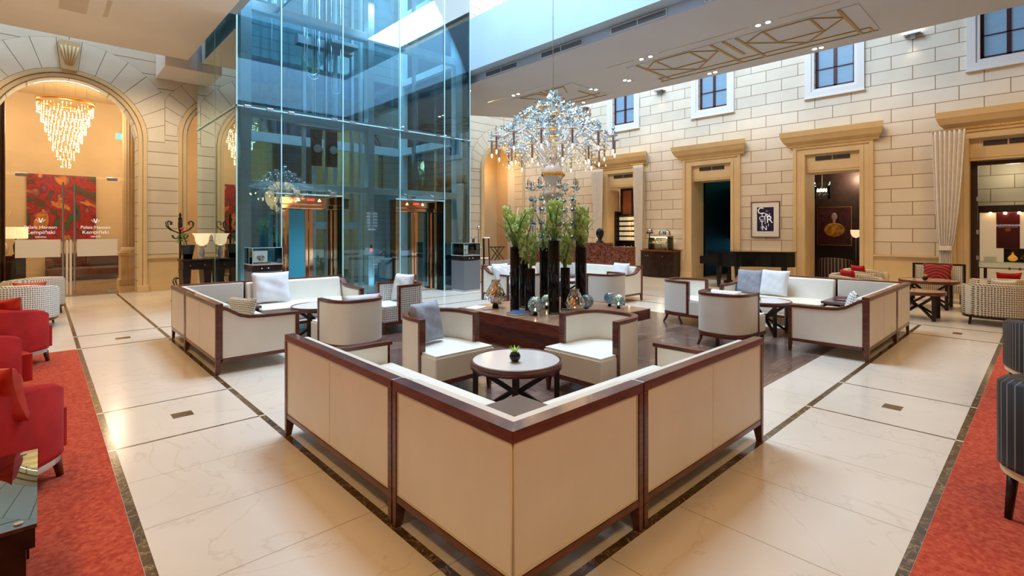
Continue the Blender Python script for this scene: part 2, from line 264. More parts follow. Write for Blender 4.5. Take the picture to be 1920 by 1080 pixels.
# ------------------------------------------------------------------ mesh builder
class MB:
    def __init__(s): s.v = []; s.f = []; s.m = []; s.s = []
    def add(s, vs, fs, m=0, smooth=False):
        o = len(s.v); s.v += [tuple(v) for v in vs]
        for f in fs: s.f.append([i+o for i in f]); s.m.append(m); s.s.append(smooth)
        return s
    def box(s, x0, x1, y0, y1, z0, z1, m=0):
        return s.add([(x0, y0, z0), (x1, y0, z0), (x1, y1, z0), (x0, y1, z0), (x0, y0, z1), (x1, y0, z1), (x1, y1, z1), (x0, y1, z1)],
                     [(0, 3, 2, 1), (4, 5, 6, 7), (0, 1, 5, 4), (1, 2, 6, 5), (2, 3, 7, 6), (3, 0, 4, 7)], m)
    def taper(s, x0, x1, y0, y1, z0, z1, tx0, tx1, ty0, ty1, m=0):
        """box whose lower end (z0) is x0..x1,y0..y1 and whose upper end is tx0..tx1,ty0..ty1"""
        return s.add([(x0, y0, z0), (x1, y0, z0), (x1, y1, z0), (x0, y1, z0), (tx0, ty0, z1), (tx1, ty0, z1), (tx1, ty1, z1), (tx0, ty1, z1)],
                     [(0, 3, 2, 1), (4, 5, 6, 7), (0, 1, 5, 4), (1, 2, 6, 5), (2, 3, 7, 6), (3, 0, 4, 7)], m)
    def cyl(s, p0, p1, r0, r1=None, n=12, m=0, smooth=True):
        r1 = r0 if r1 is None else r1; p0 = Vector(p0); p1 = Vector(p1); d = (p1-p0).normalized()
        a = d.orthogonal().normalized(); b = d.cross(a); vs = []
        for p, r in ((p0, r0), (p1, r1)):
            for i in range(n): t = 2*PI*i/n; vs.append(p+a*r*math.cos(t)+b*r*math.sin(t))
        s.add(vs, [(i, (i+1) % n, n+(i+1) % n, n+i) for i in range(n)], m, smooth)
        s.add(vs[:n], [tuple(range(n))[::-1]], m); return s.add(vs[n:], [tuple(range(n))], m)
    def tube(s, pts, r, n=6, m=0, r1=None, caps=True):
        pts = [Vector(p) for p in pts]; k = len(pts); vs = []; up = None
        for i, p in enumerate(pts):
            d = (pts[min(i+1, k-1)]-pts[max(i-1, 0)]).normalized()
            a = d.orthogonal().normalized() if up is None else (up-d*up.dot(d)).normalized()
            up = a; b = d.cross(a); rr = r if r1 is None else r+(r1-r)*i/(k-1)
            for j in range(n): t = 2*PI*j/n; vs.append(p+a*rr*math.cos(t)+b*rr*math.sin(t))
        fs = [(i*n+j, i*n+(j+1) % n, (i+1)*n+(j+1) % n, (i+1)*n+j) for i in range(k-1) for j in range(n)]
        if caps: fs += [tuple(range(n))[::-1], tuple(range((k-1)*n, k*n))]
        return s.add(vs, fs, m, True)
    def lathe(s, prof, n=24, c=(0, 0, 0), m=0, smooth=True, caps=True):
        vs = []; k = len(prof)
        for r, z in prof:
            for i in range(n): t = 2*PI*i/n; vs.append((c[0]+r*math.cos(t), c[1]+r*math.sin(t), c[2]+z))
        fs = [(i*n+j, i*n+(j+1) % n, (i+1)*n+(j+1) % n, (i+1)*n+j) for i in range(k-1) for j in range(n)]
        s.add(vs, fs, m, smooth)
        if caps:
            if prof[0][0] > 1e-4: s.add(vs[:n], [tuple(range(n))[::-1]], m)
            if prof[-1][0] > 1e-4: s.add(vs[-n:], [tuple(range(n))], m)
        return s
    def prism(s, poly, a0, a1, plane='xy', m=0, smooth=False):
        def P(u, v, w): return {'xy': (u, v, w), 'xz': (u, w, v), 'yz': (w, u, v)}[plane]
        n = len(poly); vs = [P(u, v, a0) for u, v in poly]+[P(u, v, a1) for u, v in poly]
        s.add(vs, [(i, (i+1) % n, n+(i+1) % n, n+i) for i in range(n)], m, smooth)
        s.add(vs, [tuple(range(n))[::-1], tuple(range(n, 2*n))], m); return s
    def sweep(s, pts, bn, wb, wn, m=0, closed=False, smooth=False, off=0):
        """rectangle swept along a path lying in the plane normal to bn; wb thick along bn, wn across"""
        pts = [Vector(p) for p in pts]; bn = Vector(bn).normalized(); k = len(pts); vs = []
        for i, p in enumerate(pts):
            q0 = pts[(i-1) % k] if closed or i > 0 else p; q1 = pts[(i+1) % k] if closed or i < k-1 else p
            d0 = (p-q0); d1 = (q1-p)
            d0 = d0.normalized() if d0.length > 1e-9 else d1.normalized(); d1 = d1.normalized() if d1.length > 1e-9 else d0
            t = (d0+d1).normalized(); nn = t.cross(bn).normalized(); sc_ = 1/max(.35, nn.dot(d1.cross(bn).normalized()))
            nn = nn*sc_
            for a, b in ((-.5, -.5), (.5, -.5), (.5, .5), (-.5, .5)): vs.append(p+bn*wb*a+nn*(wn*b+off))
        fs = []
        for i in range(k if closed else k-1):
            o = i*4; o2 = ((i+1) % k)*4
            for j in range(4): fs.append((o+j, o+(j+1) % 4, o2+(j+1) % 4, o2+j))
        if not closed: fs += [(3, 2, 1, 0), (k*4-4, k*4-3, k*4-2, k*4-1)]
        return s.add(vs, fs, m, smooth)
    def grid(s, fn, nu, nv, m=0, smooth=True, wrapu=False):
        vs = [fn(i/(nu if wrapu else nu-1), j/(nv-1)) for j in range(nv) for i in range(nu)]
        fs = [(j*nu+i, j*nu+(i+1) % nu, (j+1)*nu+(i+1) % nu, (j+1)*nu+i) for j in range(nv-1) for i in range(nu if wrapu else nu-1)]
        return s.add(vs, fs, m, smooth)
    def ico(s, c, r, m=0, sub=1, sc_=(1, 1, 1), smooth=True):
        bm = bmesh.new(); bmesh.ops.create_icosphere(bm, subdivisions=sub, radius=r)
        vs = [(c[0]+v.co.x*sc_[0], c[1]+v.co.y*sc_[1], c[2]+v.co.z*sc_[2]) for v in bm.verts]; fs = [[v.index for v in f.verts] for f in bm.faces]; bm.free()
        return s.add(vs, fs, m, smooth)
    def build(s, name, mats, parent=None, bev=0, seg=2, label=None, kind=None, fix=True):
        me = bpy.data.meshes.new(name); me.from_pydata(s.v, [], s.f)
        if not isinstance(mats, (list, tuple)): mats = [mats]
        for mm in mats: me.materials.append(M[mm] if isinstance(mm, str) else mm)
        me.polygons.foreach_set('material_index', s.m); me.polygons.foreach_set('use_smooth', s.s)
        if fix:
            bm = bmesh.new(); bm.from_mesh(me); bmesh.ops.recalc_face_normals(bm, faces=bm.faces); bm.to_mesh(me); bm.free()
        me.update(); o = bpy.data.objects.new(name, me); COL.objects.link(o)
        if parent: o.parent = parent
        if bev:
            b = o.modifiers.new('bevel', 'BEVEL'); b.width = bev; b.segments = seg; b.limit_method = 'ANGLE'; b.angle_limit = math.radians(50)
        if label: o['label'] = label
        if kind: o['kind'] = kind
        return o
def thing(name, label, cat, loc=(0, 0, 0), rz=0, group=None):
    o = bpy.data.objects.new(name, None); COL.objects.link(o); o.location = loc; o.rotation_euler = (0, 0, rz); o.empty_display_size = .1
    o['label'] = label; o['category'] = cat
    if group: o['group'] = group
    return o
def tag(o, label, cat, group=None, loc=None, rz=None):
    o['label'] = label; o['category'] = cat
    if group: o['group'] = group
    if loc: o.location = loc
    if rz is not None: o.rotation_euler = (0, 0, rz)
    return o
CH = {}
def kids(o):
    return [c for c in bpy.data.objects if c.parent == o]
def dup(root, loc, rz, label, group=None):
    def rec(o, par):
        c = o.copy(); COL.objects.link(c); c.parent = par
        for k in tree.get(o.name, []): rec(k, c)
        return c
    tree = {}
    for o in bpy.data.objects:
        if o.parent: tree.setdefault(o.parent.name, []).append(o)
    r = rec(root, None); r.location = loc; r.rotation_euler = (0, 0, rz); r['label'] = label
    if group: r['group'] = group
    return r
def struct(name, mb, mats, bev=0, parent=None):
    return mb.build(name, mats, parent, bev=bev, kind='structure')
def text(name, s, mat_, size, parent, loc, rot, ext=.002, align='CENTER', sx=1):
    c = bpy.data.curves.new(name, 'FONT'); c.body = s; c.size = size; c.extrude = ext; c.align_x = align; c.align_y = 'CENTER'
    tmp = bpy.data.objects.new('tmp', c); COL.objects.link(tmp); bpy.context.view_layer.update()
    me = bpy.data.meshes.new_from_object(tmp.evaluated_get(bpy.context.evaluated_depsgraph_get())); bpy.data.objects.remove(tmp); bpy.data.curves.remove(c)
    me.name = name; me.materials.clear(); me.materials.append(M[mat_])
    o = bpy.data.objects.new(name, me); COL.objects.link(o); o.parent = parent; o.location = loc; o.rotation_euler = rot; o.scale = (sx, 1, 1)
    return o
def arc(cx, cy, r, a0, a1, n): return [(cx+r*math.cos(math.radians(a0+(a1-a0)*i/n)), cy+r*math.sin(math.radians(a0+(a1-a0)*i/n))) for i in range(n+1)]
# ---- floor: marble field, dark inlaid bands, parquet square, all cells of one slab
def cells(b0, b1, extra): return sorted(set([b0, b1]+[e for e in extra if b0 < e < b1]))
V_BAND = [(.355, .40), (1.37, 1.42), (9.83, 9.88), (10.84, 10.885)]
H_BAND = [(.445, .49), (1.47, 1.52), (8.88, 8.93), (9.93, 9.975)]
TX = [(5.075, 5.10), (6.125, 6.15)]; TY = [(4.63, 4.655), (5.64, 5.665)]
JX = [.02+.67*k for k in range(-6, 24)]; JY = [-.05+.67*k for k in range(-6, 24)]
def inb(v, B): return any(a <= v <= b for a, b in B)
def fmat(x, y):
    if y > 15.99 or x > 15.69: return 4
    if 2.43 < x < 8.77 and 1.985 < y < 8.3: return 2
    vb, hb = inb(x, V_BAND) and y > -1, inb(y, H_BAND) and x > -.1
    if x > 10.885 or x < .355: vb = vb or False
    if vb and hb: return 0
    inner_v = inb(x, V_BAND[1:3]) and -1 < y < 12; 
    if vb:
        if inb(y, TY) or inb(y, H_BAND): return 0
        return 1
    if hb and .355 < x < 10.885:
        if inb(x, TX) or inb(x, V_BAND): return 0
        return 1
    if inb(x, TX) and (.49 < y < 1.47 or 8.93 < y < 9.93): return 1
    if inb(y, TY) and (.40 < x < 1.37 or 9.88 < x < 10.84): return 1
    if x < .355 and y > 1 and any(abs(y-t) < .011 for t in (8.9, 4.64, 12.4)): return 1
    if (.82 < x < .975 and 5.07 < y < 5.21) or (5.54 < x < 5.69 and .9 < y < 1.04) or (10.25 < x < 10.45 and .92 < y < 1.03) or (.8 < x < .98 and 9.3 < y < 9.45): return 1
    in_sq = (4.655 < y < 5.64 and (x < 1.37 or x > 9.88)) or (5.10 < x < 6.125 and (y < 1.47 or y > 8.93))
    if not in_sq:
        vert_area = (x < 2.43 or x > 8.77) and not (y < 1.47 and x > 1.42)
        if vert_area and any(abs(y-j) < .003 for j in JY): return 3
        if not vert_area and any(abs(x-j) < .003 for j in JX): return 3
    return 0
bx = [.355, 2.43, 8.77, 10.885, .82, .975, 5.54, 5.69, 10.25, 10.45, .8, .98, 15.7]+[e for b in V_BAND+TX for e in b]+[j+d for j in JX for d in (-.003, .003)]
by = [1.985, 8.3, 16, 5.07, 5.21, .9, 1.04, .92, 1.03, 9.3, 9.45, 8.889, 8.911, 4.629, 4.651, 12.389, 12.411]+[e for b in H_BAND+TY for e in b]+[j+d for j in JY for d in (-.003, .003)]
bx = cells(-4.5, 21.5, bx); by = cells(-5.8, 22.5, by)
fl = MB()
for j in range(len(by)-1):
    i = 0
    while i < len(bx)-1:
        ym = (by[j]+by[j+1])/2; m0 = fmat((bx[i]+bx[i+1])/2, ym); k = i+1
        while k < len(bx)-1 and fmat((bx[k]+bx[k+1])/2, ym) == m0: k += 1
        fl.add([(bx[i], by[j], 0), (bx[k], by[j], 0), (bx[k], by[j+1], 0), (bx[i], by[j+1], 0)], [(0, 1, 2, 3)], m0); i = k
fl.box(-4.5, 21.5, -5.8, 22.5, -.3, -.02, 0)
M['hallfloor'] = marble('warm_hall_marble', (.50, .36, .20), (.60, .45, .28), (.30, .18, .08), .12, 1.2, .02, .5)
fl.build('floor', ['marble', 'darkmarble', 'parquet', 'joint', 'hallfloor'], kind='structure', fix=False)
def rug(name, x0, x1, y0, y1, label):
    r = MB(); r.box(x0, x1, y0, y1, 0.0005, .012); o = r.build(name, 'redrug', bev=.004); tag(o, label, 'carpet', 'red carpets'); return o
rug('carpet', -2.9, .352, .55, 8.85, 'long red carpet on the left, under the red armchairs and glass table')
rug('carpet', .36, 9.65, -2.9, .442, 'long red carpet on the right, under the two dark striped chairs')
# ---- right wall (X = 15.7) with doors and windows
XW, XB = 15.7, 16.5
DC = [10.8, 7.43, 4.05, .63, -2.8]; WC = [14.2, 10.76, 7.38, 4.0, .62, -2.8]
holes = [(c-.65, c+.65, 0, 3.72) for c in DC]+[(c-.47, c+.47, 5.5, 7.1) for c in WC]+[(c-.6, c+.6, 9, 11.4) for c in WC]
def wallmesh(holes, a0, a1, z1, box):
    A = sorted(set([a0, a1]+[h[0] for h in holes]+[h[1] for h in holes])); w = MB()
    A = [a for a in A if a0 <= a <= a1]
    for i in range(len(A)-1):
        mid = (A[i]+A[i+1])/2; hs = sorted([(h[2], h[3]) for h in holes if h[0] < mid < h[1]]); z = 0
        for h in hs:
            if h[0] > z: box(w, A[i], A[i+1], z, h[0])
            z = h[1]
        box(w, A[i], A[i+1], z, z1)
    return w
w = wallmesh(holes, -5.8, 16.0, 12.5, lambda w, a, b, c, d: w.box(XW, XB, a, b, c, d))
struct('wall_right', w, 'stoneR')
CORN = [(0, 3.93), (-.10, 3.93), (-.13, 4.0), (-.24, 4.06), (-.30, 4.16), (-.33, 4.2), (-.36, 4.34), (0, 4.37)]
for k, c in enumerate(DC):
    d = MB()
    for s in (-1, 1):   # jambs in three steps
        for a, b, t in ((.65, .74, .05), (.74, .86, .035), (.86, .95, .07)):
            y0, y1 = sorted((c+s*a, c+s*b)); d.box(XW-t, XW, y0, y1, 0, {.74: 3.76, .86: 3.86, .95: 3.935}[b])
        y0, y1 = sorted((c+s*.62, c+s*.98)); d.box(XW-.09, XW-.002, y0, y1, 0, .2)
        y0, y1 = sorted((c+s*.64, c+s*.652)); d.box(XW-.04, XB, y0, y1, 0, 3.72)
    for a, b, t, hw_ in ((3.70, 3.76, .05, .65), (3.76, 3.86, .035, .74), (3.86, 3.935, .07, .86)): d.box(XW-t, XW, c-hw_, c+hw_, a, b)
    d.box(XW+.06, XW+.14, c-.641, c+.641, 3.24, 3.72); d.box(XW+.06, XB, c-.641, c+.641, 3.20, 3.26)
    struct(f'trim_{k+1}', d, 'beige', bev=.006)
    e = MB(); prof = [(XW+x, z) for x, z in CORN]
    hw = 1.22; n = len(prof); vs = []
    for s, yy in ((-1, c-hw), (1, c+hw)):
        for x, z in prof: vs.append((x, yy-s*(.36+(x-XW))*.55, z))
    e.add(vs, [(i, (i+1) % n, n+(i+1) % n, n+i) for i in range(n)]+[tuple(range(n))[::-1], tuple(range(n, 2*n))])
    struct(f'trim_{k+11}', e, 'ochre')
    v = thing('air_grille', ['dark twin air grille over the curtained tea shop opening', 'dark twin air grille over the piano doorway', 'dark twin air grille over the bar doorway', 'dark twin air grille over the whisky display opening', 'dark twin air grille over the last opening'][k], 'vent', (XW+.055, c, 3.58), 0, 'air grilles over the doorways')
    for s in (-1, 1):
        g = MB(); y0, y1 = sorted((s*.015, s*.41)); g.box(-.012, 0, y0, y1, -.055, .055)
        for q in range(5): g.box(-.02, -.012, y0, y1, -.05+q*.022, -.042+q*.022)
        g.build('grille', 'vent', v)
for k, c in enumerate(WC):   # moulded surrounds, frames, panes
    s_ = MB()
    for a, b, t in ((.47, .54, .03), (.54, .70, .06)):
        s_.box(XW-t, XW, c-b, c-a, 5.5-b+.47, 7.1); s_.box(XW-t, XW, c+a, c+b, 5.5-b+.47, 7.1); s_.box(XW-t, XW, c-a, c+a, 5.5-b+.47, 5.5-a+.47)
    s_.box(XW-.09, XW, c-.72, c+.72, 5.245, 5.27); struct(f'trim_{k+21}', s_, 'surround')
    wf = bpy.data.objects.new(f'window_{k+1}', None); COL.objects.link(wf); wf['kind'] = 'structure'
    f = MB(); x0, x1 = XW+.12, XW+.2
    for (y0, y1, z0, z1) in ((c-.47, c-.41, 5.5, 7.1), (c+.41, c+.47, 5.5, 7.1), (c-.47, c+.47, 5.5, 5.58), (c-.04, c+.04, 5.5, 7.1), (c-.47, c+.47, 6.04, 6.065), (c-.47, c+.47, 6.6, 6.64)): f.box(x0, x1, y0, y1, z0, z1)
    f.build('window_frame', 'winred', wf, kind='structure')
    p = MB(); p.box(XW+.15, XW+.17, c-.46, c+.46, 5.51, 7.1); p.build('window_pane', 'skyglass', wf, kind='structure')
    f = MB(); f.box(x0, x1, c-.6, c-.5, 9, 11.4); f.box(x0, x1, c+.5, c+.6, 9, 11.4); f.box(x0, x1, c-.6, c+.6, 9, 9.1); f.box(x0, x1, c-.05, c+.05, 9, 11.4); f.box(XW+.15, XW+.17, c-.6, c+.6, 9, 11.4, 1)
    f.build('window_frame', ['bluesteel', 'skyglass'], wf, kind='structure')
# dado rail and plinth between the door surrounds
edges = [-5.8]+sum([[c-.95, c+.95] for c in DC[::-1]], [])+[16.0]
dd = MB()
for i in range(0, len(edges), 2):
    a, b = edges[i], edges[i+1]
    dd.box(XW-.05, XW, a, b, 0, .93); dd.box(XW-.11, XW, a, b, .93, .965); dd.box(XW-.08, XW, a, b, .90, .93); dd.box(XW-.08, XW, a, b, 0, .2)
struct('baseboard_right', dd, 'beige')
# ---- left wall (Y = 16) with the row of arches
YW, YB = 16.0, 16.5
ARCH = [(-3.0, 1.1, 4.1), (.5, 1.31, 3.9), (4.0, 1.1, 4.1), (7.5, 1.1, 4.1), (11.0, 1.1, 4.1), (14.5, 1.1, 4.1)]
w = MB(); x = -4.5
for c, r, zc in ARCH:
    w.box(x, c-r, YW, YB, 0, 12.5); n = 24
    for i in range(n):
        a, b = c-r+2*r*i/n, c-r+2*r*(i+1)/n
        za, zb = zc+math.sqrt(max(0, r*r-(a-c)**2)), zc+math.sqrt(max(0, r*r-(b-c)**2))
        w.add([(a, YW, za), (b, YW, zb), (b, YW, 12.5), (a, YW, 12.5), (a, YB, za), (b, YB, zb), (b, YB, 12.5), (a, YB, 12.5)], [(0, 1, 2, 3), (7, 6, 5, 4), (0, 4, 5, 1)])
    x = c+r
w.box(x, 15.7, YW, YB, 0, 12.5)
struct('wall_left', w, 'stoneL')
for k, (c, r, zc) in enumerate(ARCH):
    a = MB()
    for r0, t in ((r+.06, .05), (r+.16, .08)):
        p = [(c-r0, YW-t/2, .16), (c-r0, YW-t/2, zc)]+[(x_, YW-t/2, z_) for x_, z_ in arc(c, zc, r0, 180, 0, 32)][1:-1]+[(c+r0, YW-t/2, zc), (c+r0, YW-t/2, .16)]
        a.sweep(p, (0, 1, 0), t, .09)
    for s in (-1, 1):
        x0, x1 = sorted((c+s*(r-.01), c+s*(r+.24))); a.box(x0, x1, YW-.11, YW, 0, .17)
    struct(f'trim_{k+31}', a, 'beige' if k != 1 else 'beige', bev=.008)
    v = MB(); R0, R1 = r+.225, r+.93 if k == 1 else r+.75; nv = 15   # voussoir blocks round the arch, cut where two arches meet
    xl, xr = {0: (-4.5, -1.3), 1: (-1.3, 2.4), 2: (2.4, 5.75), 3: (5.75, 9.25), 4: (9.25, 12.75), 5: (12.75, 15.7)}[k]
    cp = lambda x_, g_=.006: min(max(x_, xl+g_), xr-g_)
    for i in range(30):
        t0, t1 = PI*i/30, PI*(i+1)/30; q = [(cp(c+R0*math.cos(t0), 0), zc+R0*math.sin(t0)), (cp(c+(R1+.01)*math.cos(t0), 0), zc+(R1+.01)*math.sin(t0)), (cp(c+(R1+.01)*math.cos(t1), 0), zc+(R1+.01)*math.sin(t1)), (cp(c+R0*math.cos(t1), 0), zc+R0*math.sin(t1))]
        v.prism(q, YW-.004, YW, 'xz', 1)
    for i in range(nv):
        g = .008/R1; a0, a1 = PI*i/nv+g, PI*(i+1)/nv-g; ts = [a0+(a1-a0)*q/4 for q in range(5)]
        v.prism([(cp(c+(R0+.005)*math.cos(t)), zc+(R0+.005)*math.sin(t)) for t in ts]+[(cp(c+R1*math.cos(t)), zc+R1*math.sin(t)) for t in ts[::-1]], YW-.014, YW, 'xz', 0)
    if k == 1 or k == 3:
        v.taper(c-.14, c+.14, YW-.16, YW, zc+r+.18, zc+r+.85, c-.2, c+.2, YW-.22, YW, 2)
        for q in range(5):
            t = -.12+.06*q; v.tube([(c+t*.4, YW-.18, zc+r+.3), (c+t, YW-.25, zc+r+.55), (c+t*1.3, YW-.21, zc+r+.72)], .022, 6, 2)
    struct(f'trim_{k+41}', v, ['stoneP', 'grout', 'beige'])
dd = MB(); x = -4.5
for c, r, zc in ARCH+[(15.9, 0, 0)]:
    a, b = x, (c-r-.2 if r else 15.7)
    if b > a+.02: dd.box(a, b, YW-.03, YW, 0, .86, 0); dd.box(a, b, YW-.08, YW, .86, .90, 0); dd.box(a, b, YW-.06, YW, 0, .19, 0)
    x = c+r+.2
struct('baseboard_left', dd, 'beige')
# ---- walls behind the camera, hall behind the arches, rooms behind the right wall
b = MB(); b.box(-4.5, 15.7, -6.2, -5.8, 0, 12.5); struct('wall_front', b, 'stoneL')
b = MB(); b.box(-4.9, -4.5, -5.8, 16, 0, 12.5); struct('wall_back', b, 'stoneR')
b = MB(); b.box(-4.5, 15.7, 22, 22.4, 0, 6); b.box(-4.7, -4.5, 16.5, 22, 0, 6); b.box(2.55, 2.75, 16.5, 20.8, 0, 6); b.box(8.6, 8.8, 16.5, 22, 0, 6); b.box(12.6, 12.75, 17.2, 22, 0, 6); b.box(12.7, 16, 17.7, 18, 0, 6)
struct('wall_hall', b, 'tan')
b = MB(); b.box(15.6, 16, 16.5, 16.95, 0, 6.1); struct('wall_niche', b, 'surround'); b = MB(); b.box(15.6, 16, 16.95, 22.4, 0, 6.1); b.box(13.9, 14.3, 17.35, 17.69, .95, 5.2); b.box(13.82, 14.38, 17.3, 17.69, 0, .95); b.box(13.86, 14.34, 17.32, 17.69, 1.0, 1.1); struct('wall_pilaster', b, 'tan')
b = MB(); b.box(-4.5, 15.7, YB, 22, 5.9, 6.1); struct('ceiling_hall', b, 'tan')
b = MB(); b.box(21, 21.2, -5.8, 16, 0, 4)
for y in (9.15, 5.7, 2.35, -1.2, 15.8): b.box(XB, 21, y, y+.12, 0, 4)
b.box(XB, XB+.1, 8.1, 9.15, 0, 4)
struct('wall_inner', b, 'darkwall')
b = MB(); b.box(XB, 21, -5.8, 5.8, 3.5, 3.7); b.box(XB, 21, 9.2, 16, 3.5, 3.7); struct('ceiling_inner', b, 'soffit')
b = MB(); b.box(XB, 21, 5.8, 9.2, 3.5, 3.7); struct('ceiling_passage', b, 'teallight')
# ---- galleries round the atrium: soffits, fascias
def slab(name, poly, z0, z1, m='soffit'): b = MB(); b.prism(poly, z0, z1, 'xy'); return struct(name, b, m)
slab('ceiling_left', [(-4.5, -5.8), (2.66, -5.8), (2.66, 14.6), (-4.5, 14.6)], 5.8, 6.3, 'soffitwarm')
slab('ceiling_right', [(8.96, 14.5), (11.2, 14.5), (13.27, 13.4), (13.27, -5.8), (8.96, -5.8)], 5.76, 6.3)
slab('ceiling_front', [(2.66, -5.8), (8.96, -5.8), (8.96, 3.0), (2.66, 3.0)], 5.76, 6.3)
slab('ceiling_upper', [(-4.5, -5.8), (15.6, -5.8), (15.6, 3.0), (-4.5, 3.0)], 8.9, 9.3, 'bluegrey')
b = MB()
for x0, x1 in ((2.7, 3.6), (4.6, 5.9), (6.9, 8.2), (9.2, 12)): b.box(x0, x1, -1.2, -.9, 6.3, 8.9)
b.box(-4.4, 2.6, -1.2, -.9, 6.3, 8.9); b.box(2.6, 12, -1.19, -.91, 8.3, 8.9); b.box(2.6, 12, -1.19, -.91, 6.3, 6.6)
for x in (4.1, 6.4, 8.7): b.box(x-.03, x+.03, -1.1, -1.0, 6.6, 8.3, 1); b.box(x-.5, x+.5, -1.1, -1.0, 7.4, 7.46, 1); b.box(x-.5, x+.5, -1.06, -1.04, 6.6, 8.3, 2)
struct('wall_gallery', b, ['surround', 'bluesteel', 'skyglass'])
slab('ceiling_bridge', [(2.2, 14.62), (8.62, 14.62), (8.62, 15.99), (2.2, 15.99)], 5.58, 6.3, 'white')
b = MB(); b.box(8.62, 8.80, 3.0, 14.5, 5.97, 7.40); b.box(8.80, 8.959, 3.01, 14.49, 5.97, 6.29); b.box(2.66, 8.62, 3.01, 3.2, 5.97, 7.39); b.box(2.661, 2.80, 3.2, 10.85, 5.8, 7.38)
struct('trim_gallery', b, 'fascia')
b = MB()
for y0, y1 in ((14, 2),): pass
for k, (y0, y1) in enumerate([(9.35, 10.62), (7.22, 8.52), (5.12, 6.45), (3.2, 4.35), (11.6, 12.9)]):
    t = thing('air_grille', ['slotted white air grille in the gallery soffit edge, nearest the lift', 'slotted white air grille in the soffit edge, second from the lift', 'slotted white air grille in the soffit edge, third from the lift', 'slotted white air grille cut off by the top of the photo', 'slotted white air grille in the soffit edge behind the lift glass'][k], 'vent', (8.955, (y0+y1)/2, 5.865), 0, 'air grilles of the gallery soffit'); L = (y1-y0)/2
    f = MB(); f.box(-.02, 0, -L, L, -.075, -.062); f.box(-.02, 0, -L, L, .062, .075)
    for yy in (-L, -.008, L-.016): f.box(-.02, 0, yy, yy+.016, -.062, .062)
    f.build('grille_frame', 'white', t)
    f = MB(); f.box(-.004, 0, -L, L, -.06, .06, 0)
    for q in range(5): f.box(-.014, -.004, -L+.02, L-.02, -.05+q*.024, -.042+q*.024, 1)
    f.build('slats', ['vent', 'steel'], t)
# gilded line ornament on the right soffit: flat strips on the plaster
def ornament(y0, y1, lab):
    t = thing('ceiling_ornament', lab, 'ceiling ornament', (0, 0, 0), 0, 'gilded soffit ornaments'); zt = 5.759
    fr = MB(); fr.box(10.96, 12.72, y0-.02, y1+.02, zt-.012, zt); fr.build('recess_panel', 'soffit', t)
    def bar(x0, ya, x1, yb, w=.035):
        d = Vector((x1-x0, yb-ya, 0)); n = Vector((-d.y, d.x, 0)).normalized()*w/2
        g = MB(); z0, z1 = zt-.03, zt-.0125; pts = [(x0+n.x, ya+n.y), (x1+n.x, yb+n.y), (x1-n.x, yb-n.y), (x0-n.x, ya-n.y)]
        g.prism(pts, z0, z1, 'xy'); g.build('gilded_bar', 'goldmat', t)
    cyy = (y0+y1)/2
    for s in (-1, 1):
        Y = lambda v: cyy+s*v
        if y1-y0 < 3: 
            bar(11.02, Y(.9), 11.02, Y(.2)); bar(11.02, Y(.2), 11.7, Y(.0)); bar(12.35, Y(1.2), 12.35, Y(0)); bar(12.68, Y(1.2), 12.68, Y(0)); bar(11.7, Y(.9), 12.68, Y(.9), .05); bar(11.02, Y(.9), 11.6, Y(.55)); continue
        bar(10.98, Y(2.2), 12.64, Y(2.2), .06); bar(10.98, Y(.28), 12.64, Y(.28), .06)
        bar(11.42, Y(2.17), 11.02, Y(1.73)); bar(11.02, Y(1.73), 11.02, Y(.8)); bar(11.02, Y(.8), 11.42, Y(.32)); bar(11.05, Y(1.7), 11.88, Y(1.7), .04); bar(11.05, Y(.82), 11.88, Y(.82), .04); bar(11.88, Y(1.7), 11.88, Y(.82))
        bar(11.45, Y(.34), 12.38, Y(1.27)); bar(12.38, Y(1.27), 11.45, Y(2.17)); bar(12.38, Y(2.4), 12.38, Y(0)); bar(12.66, Y(2.5), 12.66, Y(0))
        bar(12.38, Y(2.4), 12.66, Y(2.4))
    bar(10.98, cyy, 12.1, cyy, .07)
ornament(2.42, 7.42, 'long gilded zigzag ornament on the white soffit, nearest the camera')
ornament(9.25, 11.75, 'short gilded ornament on the soffit above the crystal chandelier')
b = MB()
for y0, y1 in ((2.62, 3.66), (4.24, 6.3), (6.95, 7.8), (9.94, 10.92), (11.6, 12.5)): b.box(10.61, 10.66, y0, y1, 5.752, 5.7605)
struct('trim_slot', b, 'steel')
DL = [(10.67, 6.79), (10.67, 6.54), (11.84, 8.06), (11.96, 8.0), (12.98, 6.18), (12.97, 6.02), (11.86, 9.26), (12.01, 9.19), (10.67, 11.33), (10.66, 11.11), (10.64, 4.05), (10.62, 3.85), (12.97, 3.69), (12.99, 3.56), (9.34, 11.84), (12.92, 10.39)]
